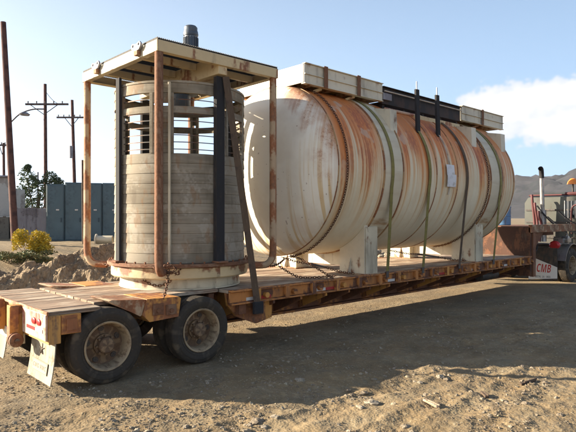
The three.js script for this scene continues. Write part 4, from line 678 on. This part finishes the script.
{
  const c = at(38, 232, 36), t = thing('leafy_tree', 'dark green leafy tree behind the corrugated fence', 'tree', [c.x, .9, c.z]);
  part(t, 'trunk', tube([V(c.x, .7, c.z), V(c.x + .05, 1.6, c.z), V(c.x - .05, 2.6, c.z + .1), V(c.x + .1, 3.6, c.z)], .11, 16), M.bark);
  for (const [px, py] of [[27, 178], [50, 180], [38, 172], [60, 186]]) { const q = at(px, py, 36); part(t, 'limb', tube([V(c.x, 1.9, c.z), V(lerp(c.x, q.x, .5), 2.8, lerp(c.z, q.z, .5)), q], .04, 10, 6), M.bark); }
  const bl = []; for (const [px, py, r, ry] of [[27, 176, .62, .6], [22, 190, .5, .5], [30, 196, .7, .6], [40, 186, .62, .55], [50, 178, .55, .5], [58, 182, .4, .35], [33, 182, .5, .5], [45, 194, .7, .5], [55, 192, .6, .5], [28, 168, .3, .3], [21, 205, .6, .5], [34, 206, .8, .6]]) { const q = at(px, py, 36); bl.push([q.x, q.y, q.z, r, ry]); }
  leafCloud(21, bl, 5200, .085, M.leaf, t, 'crown');
}
function bush(px, py, d, r, h, n, label, mats, seed) { const c = at(px, py, d), y = G(c.x, c.z), t = thing('bush', label, 'bush', [c.x, y, c.z]); const bl = [], q = rng(seed); for (let k = 0; k < 9; k++) bl.push([c.x + (q() - .5) * r * 1.3, y + h * (.2 + q() * .65), c.z + (q() - .5) * r * 1.3, r * .42, h * .24]); for (let k = 0; k < 7; k++) part(t, 'stem', rod(V(c.x, y - .05, c.z), V(bl[k][0], bl[k][1], bl[k][2]), .012, .006, 5), M.bark); leafCloud(seed, bl, n, .035, mats, t, 'foliage'); }
bush(30, 262, 17.5, .62, .95, 5200, 'bright yellow rabbitbrush on the bank', M.leafYellow, 31);
bush(43, 262, 17.8, .36, .62, 1800, 'small yellow-green bush right of the bright yellow one', M.leafYellow, 33);
bush(12, 268, 16.5, .75, .35, 2200, 'low dull sage growth at the left edge of the bank', [M.sage, M.leaf[1], M.sage], 35);
bush(36, 264, 16.8, .85, .38, 2600, 'low dull sage growth in front of the yellow bush', [M.sage, M.leaf[1], M.sage], 37);
{ const c = at(104, 239, 22.5); c.y = G(c.x, c.z) + .20; const t = thing('pipe_offcut', 'pale cut pipe lying on the bank in front of the lockers', 'pipe', [c.x, c.y - .2, c.z]); part(t, 'pipe', lathe([[.14, -.35], [.17, -.35], [.17, .35], [.14, .35]], 20).rotateZ(Math.PI / 2).rotateY(-.7).translate(c.x, c.y - .05, c.z), M.creamClean); part(t, 'flange', lathe([[.17, .0], [.24, .0], [.24, .04], [.17, .04]], 20).rotateZ(Math.PI / 2).rotateY(-.7).translate(c.x - .22, c.y - .05, c.z - .18), M.white); }
// weeds and pale rubble on the far ground seen under the tank
for (const [px, d, w, h, lab] of [[460, 30, 1.0, .5, 'grey rubble pile seen under the tank beside the front saddle'], [388, 28, 1.2, .45, 'grey rubble pile seen under the middle of the tank']]) {
  const c = at(px, 250, d), t = thing('rubble_pile', lab, 'rubble', [c.x, G(c.x, c.z), c.z]), r = rng(px); for (let k = 0; k < 26; k++) { const s = .10 + r() * .18, a = r() * 6.28, q = Math.sqrt(r()) * w; part(t, 'chunk', new THREE.IcosahedronGeometry(s, 0).scale(1.3, .8, 1).rotateY(a).translate(c.x + Math.cos(a) * q, G(c.x, c.z) + h * (1 - q / w) * r() + s * .4, c.z + Math.sin(a) * q).toNonIndexed(), M.rock[k % 3]); }
}

// ------------------------------------------------------------------ loose stones
const rockG = []; for (let v = 0; v < 5; v++) { let g = new THREE.IcosahedronGeometry(1, 2); g.deleteAttribute('uv'); g.deleteAttribute('normal'); g = mergeVertices(g); const p = g.attributes.position; for (let i = 0; i < p.count; i++) { const a = V().fromBufferAttribute(p, i), k = 1 + .34 * n3(a.x * 1.1 + v * 9, a.y * 1.1, a.z * 1.1) + .12 * n3(a.x * 3 + v * 9, a.y * 3, a.z * 3); a.multiplyScalar(k); a.y = Math.max(a.y * .62, -.4); p.setXYZ(i, a.x, a.y, a.z); } g.computeVertexNormals(); g = boxUV(g.toNonIndexed()); g.scale(1, 1, 1); rockG.push(toCreasedNormals(g, .5)); }
{
  const rk = rng(63); const spots = [[374, 378, .05], [378, 381, .035], [385, 376, .04], [348, 389, .045], [352, 398, .05], [364, 392, .055], [360, 395, .035], [372, 403, .085], [360, 408, .05], [488, 361, .05], [526, 405, .07], [420, 383, .05], [440, 378, .07], [446, 380, .05], [250, 424, .06], [257, 421, .09], [264, 426, .05], [275, 419, .05], [247, 430, .05], [405, 425, .06], [412, 430, .04], [300, 381, .07], [186, 425, .05], [471, 392, .04], [545, 383, .045], [560, 415, .05]];
  for (const [px, py, s] of spots) { const d = CAMY * 550 / (py - 217), c = at(px, py, d), m = new THREE.Mesh(rockG[Math.floor(rk() * 5)], M.rock[Math.floor(rk() * 3)]); m.scale.set(s * (.6 + rk() * .4), s * .55, s * (.55 + rk() * .25)); m.rotation.y = rk() * 6.3; m.position.set(c.x, G(c.x, c.z) + s * .12, c.z); m.name = numbered('loose_stone'); m.castShadow = m.receiveShadow = true; m.userData = { label: 'pale loose stone lying on the dirt in front of the trailer', category: 'stone', group: 'loose pale stones on the dirt' }; scene.add(m); }
  const tiny = (n, lo, hi, seed, mat, label) => {
    const im = new THREE.InstancedMesh(rockG[seed % 5], mat, n), r = rng(seed), mm = new THREE.Matrix4(), cc = new THREE.Color(); let k = 0;
    while (k < n) { const d = 4.9 + 9 * Math.pow(r(), 1.9), px = -20 + r() * 616, v = ray(px, 217), x = v.x * d, z = v.z * d; if (n2(x * .8, z * .8) + n2(x * 2.5, z * 2.5) * .5 < -.25 + r() * .5) continue; const s = lo + (hi - lo) * Math.pow(r(), 3.5); mm.compose(V(x, G(x, z) + s * .1, z), new THREE.Quaternion().setFromEuler(new THREE.Euler(r() * .6, r() * 6.3, r() * .6)), V(s * (.8 + r() * .6), s * (.5 + r() * .5), s)); im.setMatrixAt(k, mm); const t = .75 + r() * .5; im.setColorAt(k, cc.setRGB(t, t * (.95 + r() * .05), t * (.88 + r() * .1))); k++; }
    im.name = numbered('gravel'); im.castShadow = im.receiveShadow = true; im.userData = { kind: 'stuff', label, category: 'gravel' }; scene.add(im);
  };
  tiny(16000, .003, .016, 101, M.rock[1], 'fine tan gravel strewn over the dirt'); tiny(3500, .003, .026, 102, M.rock[2], 'pale gravel strewn over the dirt');
  for (const [a, b, c, d2, lab] of [[424, 402, 438, 408, 'pale splintered wood scrap lying on the dirt'], [520, 384, 535, 381, 'thin brown stick lying on the dirt at right'], [482, 393, 487, 398, 'short dark stick stuck in the dirt']]) { const A = at(a, b, CAMY * 550 / (b - 217)), B = at(c, d2, CAMY * 550 / (d2 - 217)); A.y = G(A.x, A.z) + .02; B.y = G(B.x, B.z) + .02; const Q = A.clone().lerp(B, .5); solo('wood_scrap', [bar(A, B, .045, .025), bar(A.clone().lerp(B, .2).add(V(0, .012, .015)), B.clone().add(V(.02, .012, .01)), .02, .02)], lab[0] === 'p' ? M.plank[2] : M.bark, lab, 'wood scrap'); }
}
renderer.render(scene, camera);
